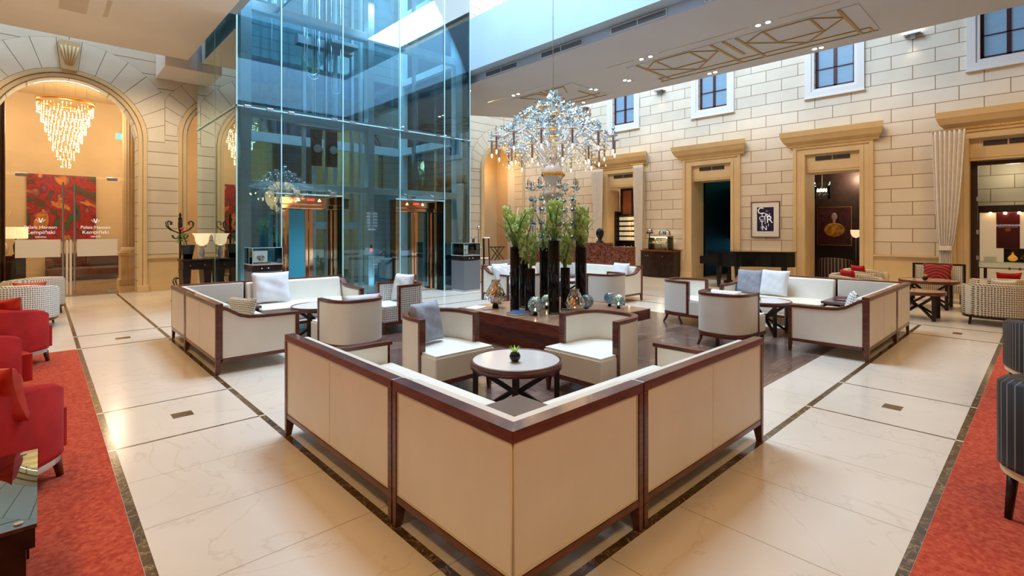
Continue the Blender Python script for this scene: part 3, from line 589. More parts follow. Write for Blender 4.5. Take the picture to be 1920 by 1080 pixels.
for k, (x, y) in enumerate(DL):
    near = ['nearest the air grilles', 'beside the gilded zigzag', 'between the two ornaments', 'near the free edge of the soffit'][0 if x < 10 else 1 if x < 11 else 2 if x < 12.5 else 3]
    D_ = ['left lamp at the left tip of the long gilded zigzag', 'right lamp at the left tip of the long gilded zigzag', 'left lamp between the two gilded ornaments', 'right lamp between the two gilded ornaments', 'left lamp of the pair above the third small window', 'right lamp of the pair above the third small window', 'left lamp of the pair right of the crystal chandelier top', 'right lamp of the pair right of the crystal chandelier top', 'left lamp at the near corner of the short ornament', 'right lamp at the near corner of the short ornament', 'left lamp beside the middle of the long zigzag', 'right lamp beside the middle of the long zigzag', 'left lamp of the pair over the second small window', 'right lamp of the pair over the second small window', 'single lamp nearest the lift tower', 'single lamp behind the chandelier by the free soffit edge'][k]
    t = thing('downlight', f'recessed ceiling spotlight, {D_}', 'ceiling light', (x, y, 5.7595), 0, 'soffit spotlights')
    f = MB(); f.box(-.07, .07, -.07, .07, -.008, 0); f.build('bezel', 'steel', t)
    f = MB(); f.cyl((0, 0, -.016), (0, 0, -.0085), .045, n=12); f.build('lamp', 'ledw', t)
for k, (x, y, l) in enumerate([(.45, 12.4, 'wide recess'), (.93, 12.3, 'narrow slot')]):
    f = MB(); f.box(x-(.2 if k == 0 else .035), x+(.2 if k == 0 else .035), y-.5, y+.42, 5.792, 5.8005); struct('trim_%d' % (60+k), f, 'stoneP')
# wall uplights
for k, y in enumerate((2.30, 9.2, 12.5)):
    t = thing('wall_light', ['small steel uplighter high on the stone wall, right of the third window', 'small steel uplighter high on the stone wall, between the left windows', 'small steel uplighter by the far corner'][k], 'wall light', (XW, y, 6.40), 0, 'wall uplighters')
    f = MB(); f.box(-.22, 0, -.17, .17, -.02, .02); f.box(-.05, 0, -.05, .05, -.1, -.02); f.build('housing', 'steel', t)
    f = MB(); f.box(-.2, -.04, -.15, .15, .021, .026); f.build('lens', 'ledw', t)
    spot('wall_light_beam', (XW-.14, y, 6.30), 5, WARM2, 70, .6, .04)
# warm lamps in the hall behind the arches and the bar
for x, y in ((.5, 18.4), (-1.5, 20), (1.8, 19.5)): point('hall_lamp', (x, y, 4.6), 110, WARM2, .3)
for x, y in ((4.7, 18.6), (7.0, 19), (10.9, 18.6)): point('hall_lamp', (x, y, 4.4), 90, WARM2, .3)
point('hall_lamp', (14.3, 16.9, 4.2), 60, WARM, .2)
point('bar_lamp', (18.3, 4.1, 3.2), 40, WARM2, .15); point('shop_lamp', (17.3, 10.8, 3.1), 25, WARM2, .12); point('display_lamp', (17.0, .6, 3.0), 9, WARM2, .12)
# ================================================================== FURNITURE
def leg_mb(x, y, w=.045, z=.17, sx=0, sy=0, t=.6):
    """square leg tapering to the floor, foot kicked out by sx, sy"""
    h = w/2; k = h*t; g = MB(); g.taper(x-k+sx, x+k+sx, y-k+sy, y+k+sy, 0, z, x-h, x+h, y-h, y+h); return g
L2, DEP, HT = 1.64, .90, .785
ARMC = [(.07, .735), (.12, .715), (.18, .675), (.25, .635), (.34, .61), (.5, .60), (.9, .595)]
def make_sofa(side):
    """two-seat sofa: x 0..L2, outer back at y 0, open front at y DEP; side +1 arm at x=L2, -1 arm at x=0"""
    t = thing('sofa', '', 'sofa')
    ax = L2 if side > 0 else 0; inner = 0 if side > 0 else L2
    b = MB()
    for x0, x1 in ((.045, L2/2-.002), (L2/2+.002, L2-.045)): b.box(x0, x1, .008, .065, .175, .733)
    bp = b.build('back_panel', 'leather', t, bev=.012, seg=3)
    p = MB(); p.tube([(.047, .008, .18), (.047, .008, .729), (L2-.047, .008, .729), (L2-.047, .008, .18), (.047, .008, .18)], .0045, 5); p.build('piping', 'piping', bp)
    g = MB(); g.box(0, L2, 0, .075, .735, HT); g.build('top_rail', 'wood', t, bev=.006)
    g = MB(); g.box(.04, L2-.04, .004, .05, .135, .173); g.build('bottom_rail', 'wood', t, bev=.003)
    g = MB(); g.box(.04, L2-.04, DEP-.06, DEP-.02, .135, .175); g.build('front_rail', 'wood', t, bev=.003)
    for x0 in (0, L2-.04):
        g = MB(); g.box(x0, x0+.04, 0, .07, .13, .735); g.taper(x0+.004, x0+.036, .0, .042, 0, .13, x0, x0+.04, 0, .07); g.build('leg', 'wood', t, bev=.003)
    for x0 in (0, L2-.04):
        top = .595 if abs(x0-ax) < .1 else .175
        g = MB(); g.box(x0, x0+.04, DEP-.045, DEP, .13, top); g.taper(x0+.004, x0+.036, DEP-.035, DEP-.002, 0, .13, x0, x0+.04, DEP-.045, DEP); g.build('leg', 'wood', t, bev=.003)
    c = MB(); s0, s1 = (.01, L2-.09) if side > 0 else (.09, L2-.01)
    c.box(s0, s1, .20, DEP-.005, .20, .43); sc_ = c.build('seat_cushion', 'leather', t, bev=.035, seg=4)
    p = MB(); p.tube([(s0+.01, DEP, .405), (s1-.01, DEP, .405)], .005, 5); p.build('piping', 'piping', sc_)
    n = 2
    c = MB(); c.taper(s0, s1, .075, .25, .40, .765, s0, s1, .075, .16); c.build('back_cushion', 'leather', t, bev=.03, seg=4)
    a0, a1 = (ax-.075, ax-.008) if side > 0 else (.008, .075)
    g = MB(); g.prism([(.07, .175)]+[(y, z-.02) for y, z in ARMC[:-1]]+[(DEP-.045, .577), (DEP-.045, .175)], a0, a1, 'yz'); g.build('arm_panel', 'leather', t, bev=.01, seg=3)
    xm = ax-side*.04
    g = MB(); g.sweep([(xm, y, z) for y, z in ARMC], (1, 0, 0), .085, .035); g.box(min(xm-.0425, xm+.0425), xm+.0425, .03, .075, .70, .745); g.build('arm_rail', 'wood', t, bev=.004)
    g = MB(); g.box(min(ax, ax-side*.04), max(ax, ax-side*.04), .05, DEP-.03, .135, .172); g.build('side_rail', 'wood', t, bev=.003)
    return t
def make_corner():
    t = thing('corner_sofa', '', 'sofa'); S = .955
    for k in (0, 1):
        sw = (lambda a: a) if k == 0 else (lambda a: (a[2], a[3], a[0], a[1], a[4], a[5]))
        b = MB(); b.box(*sw((.012, S-.045, .008, .065, .175, .733))); b.build('back_panel', 'leather', t, bev=.012, seg=3)
        g = MB(); g.box(*sw((.05, S-.04, .004, .05, .135, .173))); g.build('bottom_rail', 'wood', t, bev=.003)
        g = MB(); g.box(*sw((S-.04, S, 0, .07, .13, .735)))
        a = (S-.036, S-.004, 0, .042); b_ = (S-.04, S, 0, .07)
        if k: a = (a[2], a[3], a[0], a[1]); b_ = (b_[2], b_[3], b_[0], b_[1])
        g.taper(*a, 0, .13, *b_); g.build('leg', 'wood', t, bev=.003)
        pt = [(.014, .008, .18), (.014, .008, .729), (S-.047, .008, .729), (S-.047, .008, .18)]
        if k: pt = [(y, x, z) for x, y, z in pt]
        p = MB(); p.tube(pt+[pt[0]], .0045, 5); p.build('piping', 'piping', t)
    g = MB(); g.taper(.012, .042, .012, .042, 0, .17, 0.008, .055, .008, .055); g.build('leg', 'wood', t)
    g = MB(); o, i = 0, .075; g.prism([(0, 0), (S, 0), (S, i), (i, i), (i, S), (0, S)], .735, HT, 'xy'); g.build('top_rail', 'wood', t, bev=.006)
    g = MB(); g.prism([(.075, .075), (S-.01, .075), (S-.01, .155), (.155, .155), (.155, S-.01), (.075, S-.01)], .30, .765, 'xy'); g.build('back_cushion', 'leather', t, bev=.03, seg=4)
    return t
def make_cornertable():
    t = thing('side_table', '', 'side table')
    g = MB(); g.box(0, .80, 0, .80, .455, .49); g.build('tabletop', 'brownlam', t, bev=.004)
    for x in (.03, .73):
        for y in (.03, .73): g = MB(); g.box(x, x+.04, y, y+.04, 0, .455); g.build('leg', 'darkwood', t)
    return t
def barrel_path(w=.36, f=.27, d=.80, n=40):
    """plan of the wrap-round back: from the left post (-w, f) round the rear (0, d) to the right post"""
    pts = []
    for i in range(n+1):
        a = PI*i/n; cx = -math.cos(a); sx = math.sin(a); e = .62
        pts.append((w*math.copysign(abs(cx)**e, cx), f+(d-f)*abs(sx)**e))
    return pts
def seat_poly(w, front, f, d):
    bp = barrel_path(w, f, d); return [(-w, front)]+bp+[(w, front)]
def make_barrel(fab='leather', label_part=None, post='wood'):
    """slipper chair with a wrapped back; opens towards -y, front edge at y 0, rear at y .8"""
    t = thing('armchair', '', 'armchair'); P_ = barrel_path()
    sh = MB(); Z = [.19, .22, .70, .715]
    m = [Vector((x, y, 0)) for x, y in P_]
    sh.sweep([(x, y, .45) for x, y in barrel_path(.335, .28, .775)], (0, 0, 1), .51, .05, smooth=False)
    o = sh.build('backrest', fab, t, bev=.012, seg=2)
    g = MB(); g.sweep([(x, y, .72) for x, y in barrel_path(.335, .27, .775)], (0, 0, 1), .035, .062); g.build('top_rail', post, t, bev=.004)
    for s in (-1, 1):
        g = MB(); g.box(s*.335-.032, s*.335+.032, .245, .285, .19, .737); g.build('post', post, t, bev=.004)
    g = MB(); g.sweep([(-.33, .03, .165), (.33, .03, .165)], (0, 0, 1), .05, .045); g.sweep([(-.335, .01, .165), (-.335, .27, .165)]+[(x, y, .165) for x, y in barrel_path(.335, .28, .775)][1:-1]+[(.335, .27, .165), (.335, .01, .165)], (0, 0, 1), .05, .055); g.build('base_frame', post, t, bev=.004)
    g = MB(); g.prism([(-.355, .0), (.355, .0), (.355, .27)]+[(x, y) for x, y in barrel_path(.305, .28, .745)[::-1]][1:-1]+[(-.355, .27)], .19, .40, 'xy'); g.prism([(-.345, .01), (.345, .01), (.345, .26)]+[(x, y) for x, y in barrel_path(.30, .28, .74)[::-1]][1:-1]+[(-.345, .26)], .40, .425, 'xy')
    g.build('seat_cushion', fab, t, bev=.018, seg=3)
    for s in (-1, 1):
        g = leg_mb(s*.32, .035, .05, .15); g.build('leg', post, t, bev=.003)
        g = MB(); g.tube([(s*.25, .69, .16), (s*.255, .71, .08), (s*.27, .755, 0)], .028, 4, r1=.016); g.build('leg', post, t)
    return t
def cushion_mb(w, h, d, nx=14, crush=.0, seed=1, ear=.06):
    """pillow standing on its lower edge: width along x, height along z, thickness along y"""
    rnd = random.Random(seed); g = MB(); ph = [rnd.uniform(0, 6) for _ in range(8)]
    def pt(side):
        def f(u, v):
            a, b = 2*u-1, 2*v-1; e = (1-a**4)*(1-b**4); th = d/2*max(0, e)**.45
            pin = 1-ear*(1-abs(a)**2)*(abs(b)**3); pin2 = 1-ear*(1-abs(b)**2)*(abs(a)**3)
            wr = crush*(math.sin(5*a+ph[0]+2*b)*.5+math.sin(9*b+4*a+ph[1])*.35+math.sin(13*a-7*b+ph[2])*.25)*e
            return (a*w/2*pin2, side*(th)+wr, h/2+b*h/2*pin)
        return f
    g.grid(pt(-1), nx, nx); g.grid(pt(1), nx, nx); return g
def pillow(name, label, m, w, h, d, loc, rz, tilt, crush=.0, seed=1, group=None, ear=.06, pipe=None):
    o = cushion_mb(w, h, d, 18, crush, seed, ear).build('cushion', m); tag(o, label, 'cushion', group, loc); o.rotation_euler = (tilt, 0, rz); return o
def make_roundtable(r=.39, h=.5, top='roundtop'):
    t = thing('round_table', '', 'table')
    g = MB(); g.cyl((0, 0, h-.006), (0, 0, h), r-.022, n=48); g.build('tabletop', top, t)
    g = MB(); g.lathe([(r-.022, h-.055), (r, h-.055), (r, h+.002), (r-.004, h+.006), (r-.022, h+.006), (r-.022, h-.055)], 48, caps=False); g.cyl((0, 0, h-.05), (0, 0, h-.007), r-.022, n=48); g.build('rim', 'wood', t)
    for k in range(4):
        a = PI/4+PI/2*k; c, s = math.cos(a), math.sin(a)
        p = MB(); q = [(-.022, -.022), (.022, -.022), (.022, .022), (-.022, .022)]; rr = r-.045
        vs = [(c*rr+c*x-s*y, s*rr+s*x+c*y, z) for z in (0, h-.05) for x, y in q]
        p.add(vs, [(0, 3, 2, 1), (4, 5, 6, 7), (0, 1, 5, 4), (1, 2, 6, 5), (2, 3, 7, 6), (3, 0, 4, 7)]); p.build('leg', 'darkwood', t)
        b = MB(); b.sweep([(c*(rr-.0), s*(rr-.0), .03), (c*.03, s*.03, h*.46), (c*(rr-.0), s*(rr-.0), h-.07)], (-s, c, 0), .035, .035); b.build('brace', 'darkwood', t)
    return t
def make_pot(petal='lime'):
    t = thing('flower_pot', '', 'flower pot')
    g = MB(); g.lathe([(.012, 0), (.03, .002), (.046, .03), (.046, .05), (.034, .072), (.022, .078), (.02, .072), (.018, .03)], 20); g.build('pot', 'black', t)
    rnd = random.Random(4)
    for k in range(7):
        a = k*2*PI/7; q = MB(); L = .045+.015*rnd.random()
        q.add([(0, 0, .075), (math.cos(a-.4)*L*.5, math.sin(a-.4)*L*.5, .10), (math.cos(a)*L, math.sin(a)*L, .125+.02*rnd.random()), (math.cos(a+.4)*L*.5, math.sin(a+.4)*L*.5, .10), (0, 0, .078), (math.cos(a)*L*.5, math.sin(a)*L*.5, .093)], [(0, 5, 2, 1), (0, 3, 2, 5), (4, 1, 2, 5), (4, 5, 2, 3)]); q.build('petal', petal, t)
    return t
# ---- the four L-shaped groups
TYPES = {'R': make_sofa(1), 'L': make_sofa(-1), 'C': make_corner(), 'T': make_cornertable(), 'A': make_barrel(), 'O': make_roundtable(), 'P': make_pot()}
USED = set()
def put(k, loc, rz, label, group=None):
    t = TYPES[k]
    if k not in USED:
        USED.add(k); t.location = loc; t.rotation_euler = (0, 0, rz); t['label'] = label
        if group: t['group'] = group
        return t
    return dup(t, loc, rz, label, group)
def local(corner, rz, x, y): c, s = math.cos(rz), math.sin(rz); return (corner[0]+c*x-s*y, corner[1]+s*x+c*y, 0)
GR = [((1.39, 1.48), 0, 'front'), ((9.86, 1.48), PI/2, 'right'), ((10.0, 8.93), PI, 'back'), ((1.40, 8.85), -PI/2, 'left')]
SL = {'front': ('white leather sofa in the foreground, right arm of the nearest L', 'white leather sofa in the foreground, left arm of the nearest L', 'white leather corner section at the very front, its seam towards the camera', 'brown square table in the corner of the nearest sofa group'),
      'right': ('white leather sofa of the right group with its back to the piano', 'white leather sofa of the right group, curved arm panel facing the camera', 'white leather corner section at the far right of the right sofa group', 'dark square table holding magazines in the right sofa group'),
      'back': ('white leather sofa of the far group, end-on at the left of the vases', 'white leather sofa of the far group, its arm nearest the pastry counter', 'white leather corner section of the far group, behind the tall vases', 'dark corner table of the far sofa group behind the vases'),
      'left': ('white leather sofa of the left group, curved arm panel facing the camera', 'white leather sofa of the left group standing along the glass lift', 'white leather corner section at the far left of the left sofa group', 'dark corner table of the left sofa group, behind the dotted cushion')}
for corner, rz, nm in GR:
    a, b, c, d = SL[nm]
    put('R', local(corner, rz, .965, 0), rz, a, 'white leather sofas')
    put('L', local(corner, rz, 0, .965+L2), rz-PI/2, b, 'white leather sofas')
    put('C', (*corner, 0), rz, c, 'white leather corner sections')
    put('T', local(corner, rz, .165, .165), rz, d, 'square corner tables')
put('O', (2.95, 3.10, 0), 0, 'round dark-rimmed table with pale top in the foreground, between the two front chairs', 'round tables of the sofa groups')
put('O', (2.97, 7.28, 0), 0, 'round dark-rimmed table of the left group, behind the white barrel chair', 'round tables of the sofa groups')
put('O', (8.25, 3.05, 0), 0, 'round dark-rimmed table of the right group, its pot half hidden by a chair', 'round tables of the sofa groups')
put('O', (8.42, 7.33, 0), 0, 'round dark-rimmed table of the far group, glimpsed between the vases', 'round tables of the sofa groups')
put('P', (2.88, 3.04, .507), 0, 'small black ball pot with green petals on the foreground round table', 'ball pots on round tables')
put('P', (2.98, 7.0, .507), 1, 'small black ball pot on the left group round table, behind the chair back', 'ball pots on round tables')
put('P', (7.98, 3.05, .507), 2, 'small black ball pot on the right group round table', 'ball pots on round tables')
put('P', (8.42, 7.3, .507), 2, 'small dark pot on the far round table, between the vases', 'ball pots on round tables')
put('A', (3.015, 3.87, 0), 0, 'white leather barrel chair holding a grey crushed cushion, left of the foreground table', 'white leather barrel chairs')
put('A', (3.70, 3.13, 0), -PI/2, 'white leather barrel chair without cushion, right of the foreground table', 'white leather barrel chairs')
put('A', (2.93, 6.60, 0), PI, 'white leather barrel chair of the left group, its back to the camera', 'white leather barrel chairs')
put('A', (7.46, 3.09, 0), PI/2, 'white leather barrel chair of the right group, its curved back to the camera', 'white leather barrel chairs')
put('A', (8.24, 3.87, 0), 0, 'white leather barrel chair of the right group, side-on at the left of its group', 'white leather barrel chairs')
put('A', (8.28, 6.54, 0), PI, 'white leather barrel chair of the far group, right of the tall vases', 'white leather barrel chairs')
put('A', (7.70, 7.25, 0), PI/2, 'white leather barrel chair of the far group, seen between the vases', 'white leather barrel chairs')
hc = make_barrel('hound'); hc['label'] = 'pale houndstooth barrel chair with a white cushion, right of the left sofa group'; hc.location = (3.80, 7.25, 0); hc.rotation_euler = (0, 0, -PI/2)
pillow('cushion', 'grey crushed velvet cushion on the left foreground chair', 'greylinen', .42, .42, .14, (2.93, 4.37, .44), .25, -.22, .012, 3, 'cushions of the seating')
pillow('cushion', 'large white crumpled cushion leaning on the left group back', 'linen', .56, .50, .15, (2.70, 8.49, .44), -.12, -.30, .014, 4, 'cushions of the seating')
pillow('cushion', 'tan dotted cushion on the end seat of the left group', 'dots', .46, .34, .14, (1.74, 6.80, .44), -1.15, -.35, .0, 5, 'cushions of the seating')
pillow('cushion', 'white cushion on the left group chair with its back to the camera', 'linen', .5, .36, .14, (3.0, 6.12, .43), PI-.1, -.3, .01, 6, 'cushions of the seating')
pillow('cushion', 'white cushion standing in the houndstooth barrel chair', 'linen', .44, .46, .14, (4.30, 7.28, .43), PI/2+3.3, -.25, .01, 7, 'cushions of the seating')
pillow('cushion', 'white cushion with toothed edge on the right group sofa under the piano', 'linen', .50, .46, .15, (9.45, 3.35, .44), -PI/2-.15, -.25, .01, 8, 'cushions of the seating')
pillow('cushion', 'grey silk cushion behind the toothed white cushion', 'greylinen', .46, .44, .14, (9.48, 3.78, .44), -PI/2, -.25, .01, 9, 'cushions of the seating')
pillow('cushion', 'pale dotted cushion edge-on by the arm of the right group', 'hound', .40, .36, .12, (7.75, 1.82, .44), PI+.3, -.25, .0, 10, 'cushions of the seating')
pillow('cushion', 'pale cushion low on the right group chair with its back to the camera', 'linen', .44, .33, .12, (7.02, 3.15, .43), PI/2+PI, -.3, .01, 11, 'cushions of the seating')
pillow('cushion', 'white cushion at the left end of the far sofa', 'linen', .46, .40, .14, (7.75, 8.60, .44), -.1, -.3, .01, 12, 'cushions of the seating')
pillow('cushion', 'second white cushion at the left end of the far sofa, nearer the arm', 'linen', .40, .36, .14, (7.50, 8.38, .44), .5, -.3, .01, 13, 'cushions of the seating')
pillow('cushion', 'white cushion at the right end of the far sofa', 'linen', .46, .42, .14, (9.62, 6.72, .44), -PI/2-.1, -.28, .01, 14, 'cushions of the seating')
def paperstack(name, label, cat, loc, rz, sizes, mats_, group=None):
    t = thing(name, label, cat, loc, rz, group); z = 0
    for (w, d, h), mm in zip(sizes, mats_):
        g = MB(); g.box(-w/2, w/2, -d/2, d/2, z, z+h); g.build('cover' if mm != 'paper' else 'pages', mm, t); z += h+.0004
    return t
paperstack('leaflet', 'open white leaflet on the foreground corner table', 'leaflet', (1.80, 1.88, .4905), .3, [(.2, .15, .004)], ['paper'])
paperstack('leaflet', 'folded white leaflet on the foreground corner table, right of the open one', 'leaflet', (1.98, 1.74, .4905), -.5, [(.16, .12, .006)], ['paper'])
paperstack('magazine', 'magazine with red cover lying on top of the right group table pile', 'magazine', (9.31, 2.26, .5165), .2, [(.28, .21, .010)], ['burg'], 'magazines on the right group table')
paperstack('magazine', 'black magazine at the bottom of the right group table pile', 'magazine', (9.31, 2.24, .4905), .05, [(.30, .22, .012), (.29, .21, .012)], ['navy', 'paper'], 'magazines on the right group table')
# ---- the large low block table
TX0, TY0, TS, TZ = 4.60, 4.06, 2.02, .43
t = thing('coffee_table', 'large square dark wood block table in the middle of the lounge', 'table', (TX0+TS/2, TY0+TS/2, 0)); h = TS/2
g = MB(); g.box(-h, h, -h, h, TZ-.008, TZ); g.build('tabletop', 'tabletop', t)
g = MB(); g.box(-h, h, -h, h, TZ-.15, TZ-.0085); g.build('apron', 'tablewood', t)
g = MB(); g.box(-h+.17, h-.17, -h+.17, h-.17, 0, TZ-.1505); g.build('plinth', 'tablewood', t)
def vase(x, y, r, ztop, label):
    t = thing('vase', label, 'vase', (x, y, TZ), 0, 'tall black glass vases'); hh = ztop-TZ
    g = MB(); g.lathe([(r*.97, .0), (r, .004), (r, .025)], 28, caps=True); g.build('glass_foot', 'clear', t)
    g = MB(); g.lathe([(r*.96, .026), (r, .03), (r, hh-.01), (r-.003, hh), (r-.009, hh-.003), (r-.010, hh-.25), (.001, hh-.26)], 28); g.build('body', 'black', t)
    return t
def blossom_mesh(petal, lipm, seed):
    rnd = random.Random(seed); g = MB()
    for k in range(5):
        a = PI/2+k*2*PI/5+rnd.uniform(-.1, .1); L = rnd.uniform(.028, .036); w = .0165; dz = rnd.uniform(-.004, .012)
        c, s = math.cos(a), math.sin(a)
        p0 = (0, 0, 0); p1 = (c*L*.5-s*w, s*L*.5+c*w, .006); p2 = (c*L, s*L, dz); p3 = (c*L*.5+s*w, s*L*.5-c*w, .006); pm = (c*L*.55, s*L*.55, .0)
        q0 = (0, 0, -.002); 
        g.add([p0, p1, p2, p3, pm, q0], [(0, 1, 4), (1, 2, 4), (2, 3, 4), (3, 0, 4), (5, 2, 1), (5, 3, 2)], 0, True)
    g.ico((0, -.004, .007), .0045, 1, 1, (.9, 1.2, 1)); return g
BL = []
for k in range(3):
    o = blossom_mesh('petal', 'lip', k).build('blossom', ['petal', 'lip'], None, fix=False); BL.append(o)
def arrangement(x, y, z, label, spikes, leaves, seed, tall=.5, spread=.2):
    rnd = random.Random(seed); t = thing('orchid_arrangement', label, 'flower arrangement', (x, y, z), 0, 'orchids in the black vases')
    for k in range(spikes):
        a = 2*PI*k/spikes+rnd.uniform(-.4, .4); lean = rnd.uniform(.3, 1)*spread; H = tall*rnd.uniform(.72, 1.05)
        P0 = Vector((.3*lean*math.cos(a)*.3, .3*lean*math.sin(a)*.3, -.05)); P3 = Vector((lean*math.cos(a), lean*math.sin(a), H))
        path = [P0.lerp(P3, q/8)+Vector((0, 0, .03*math.sin(PI*q/8))) for q in range(9)]
        g = MB(); g.tube(path, .006, 5, r1=.003); g.build('stem', 'leaf2', t)
        nb = int(17*H/.5)
        for i in range(nb):
            q = .22+.78*i/(nb-1); p = P0.lerp(P3, q)+Vector((0, 0, .03*math.sin(PI*q))); b = i*2.4+rnd.uniform(-.3, .3); rr = .062*(1.2-.5*q)
            c = BL[rnd.randrange(3)].copy(); COL.objects.link(c); c.parent = t
            c.location = p+Vector((rr*math.cos(b), rr*math.sin(b), rnd.uniform(-.01, .015)))
            d = Vector((math.cos(b), math.sin(b), rnd.uniform(-.1, .5))); c.rotation_euler = d.to_track_quat('Z', 'Y').to_euler(); s_ = rnd.uniform(1.45, 1.95)*(1.15-.3*q); c.scale = (s_, s_, s_)
    for k in range(leaves):
        a = rnd.uniform(0, 2*PI); L = rnd.uniform(.50, .95); lean = rnd.uniform(.15, .65)*L; w = rnd.uniform(.012, .021); g = MB(); n = 9; vs = []
        side = Vector((-math.sin(a), math.cos(a), 0)); up = rnd.uniform(.75, 1)
        for i in range(n):
            q = i/(n-1); r_ = .02+lean*q**1.6; z_ = -.04+L*up*(q-.22*q**3); ww = w*math.sin(PI*min(.98, q*.85+.13))
            p = Vector((r_*math.cos(a), r_*math.sin(a), z_)); dn = Vector((math.cos(a), math.sin(a), 0))*.003
            vs += [p-side*ww, p+dn, p+side*ww]
        fs = [(3*i+j, 3*i+j+1, 3*i+j+4, 3*i+j+3) for i in range(n-1) for j in (0, 1)]
        g.add(vs, fs, 0, True); o = g.build('leaf', 'leaf2' if rnd.random() < .45 else 'leaf', t, fix=False)
        sm = o.modifiers.new('thick', 'SOLIDIFY'); sm.thickness = .0012
    return t
VS = [(5.22, 4.72, .079, 1.455, 'tallest black vase at the front centre of the big table', 4, 9, .58, .14, 'green orchids and long leaves in the tallest front vase'),
      (4.98, 5.26, .066, 1.355, 'tall black vase at the left of the big table, behind a shorter one', 5, 8, .56, .24, 'green orchids spreading wide in the left tall vase'),
      (5.13, 5.10, .074, 1.045, 'short black vase left of the centre on the big table', 4, 6, .55, .16, 'green orchids low in the left short vase'),
      (5.62, 4.86, .070, 1.045, 'short black vase right of the centre on the big table', 4, 6, .62, .18, 'green orchids in the right short vase'),
      (5.98, 4.86, .085, 1.345, 'wide tall black vase at the right of the big table', 4, 8, .60, .18, 'green orchids with pink lips in the right tall vase'),
      (6.18, 5.04, .070, 1.45, 'black vase half hidden behind the wide right vase', 0, 4, .4, .1, 'long green leaves in the vase behind the right tall one'),
      (5.72, 5.38, .070, 1.33, 'black vase directly behind the tallest front vase', 2, 3, .35, .14, 'orchids in the vase behind the tallest one'),
      (5.32, 5.42, .070, 1.2, 'black vase behind the left short vase', 2, 3, .3, .12, 'orchids in the vase behind the left short one')]
for k, (x, y, r, zt, lab, sp, lv, tall, spr, lab2) in enumerate(VS):
    vase(x, y, r, zt, lab); arrangement(x, y, zt, lab2, sp, lv, 20+k, tall, spr)
for o in BL: bpy.data.objects.remove(o)
def lantern(x, y, r, hh, m, kind, label, tea=True):
    t = thing('lantern', label, 'candle lantern', (x, y, TZ), 0, 'blown glass lanterns on the big table')
    g = MB(); g.lathe([(.30*r, 0), (.34*r, .004), (.28*r, hh*.12), (.3*r, hh*.14)], 20); g.build('foot', 'black', t)
    if kind == 'tall': prof = [(.3, .14), (.62, .22), (.93, .34), (1, .45), (.93, .56), (.68, .74), (.45, .88), (.40, .93), (.46, 1)]
    else: prof = [(.3, .14), (.7, .24), (.95, .42), (1, .56), (.92, .74), (.7, .9), (.45, 1)]
    g = MB(); n = 32; k = 22; P_ = []
    for i in range(k):
        q = i/(k-1)*(len(prof)-1); a = min(int(q), len(prof)-2); f = q-a; P_.append(((prof[a][0]*(1-f)+prof[a+1][0]*f)*r, (prof[a][1]*(1-f)+prof[a+1][1]*f)*hh))
    def fn(u, v):
        i = min(int(v*(k-1)+.5), k-1); rr, z = P_[i]; d = 1+.045*math.sin(2*PI*u*16+i*1.3)*math.sin(i*1.9+.5) if 0 < i < k-1 else 1
        a = 2*PI*u; return (rr*d*math.cos(a), rr*d*math.sin(a), z)
    g.grid(fn, 64, k, wrapu=True, smooth=False); g.build('glass_bowl', m, t)
    if tea:
        g = MB(); g.cyl((0, 0, hh*.145), (0, 0, hh*.145+.022), .019, n=14); tl = g.build('tealight', 'paper', t)
        g = MB(); g.ico((0, 0, hh*.145+.042), .010, 0, 1, (.9, .9, 2)); g.build('flame', 'flame', tl)
    return t
lantern(4.98, 5.68, .150, .42, 'amber', 'tall', 'large amber glass lantern at the left of the big table')
lantern(5.36, 4.46, .135, .36, 'amber', 'tall', 'large amber glass lantern behind the right foreground chair')
lantern(4.95, 4.82, .105, .25, 'blueglass', 'round', 'round blue glass lantern in front of the vases with a lit candle')
lantern(5.62, 5.70, .11, .25, 'blueglass', 'round', 'round blue-green lantern behind the vases', False)
lantern(5.5, 5.12, .08, .2, 'blueglass', 'round', 'small blue lantern tucked behind the tallest vase')
lantern(5.83, 4.63, .10, .22, 'blueglass', 'round', 'small blue lantern beside the right amber lantern', False)
lantern(6.38, 4.62, .085, .21, 'blueglass', 'round', 'unlit dark blue lantern at the right edge of the big table', False)
lantern(6.30, 4.40, .085, .20, 'blueglass', 'round', 'lit dark blue lantern at the right edge of the big table')
lantern(5.35, 6.0, .09, .22, 'blueglass', 'round', 'dark lantern behind the left amber lantern', False)
paperstack('book', 'blue clothbound book on the big table, left of the blue lantern', 'book', (4.82, 5.03, TZ+.0005), .15, [(.27, .20, .003), (.262, .195, .028), (.27, .20, .003)], ['bookblue', 'paper', 'bookblue'])
paperstack('magazine', 'pale open magazine at the left corner of the big table', 'magazine', (4.79, 5.90, TZ+.0005), .3, [(.30, .22, .006)], ['paper'])
paperstack('magazine', 'blue leaflet beside the left amber lantern', 'magazine', (4.78, 5.62, TZ+.0005), -.4, [(.15, .10, .004)], ['bookblue'])
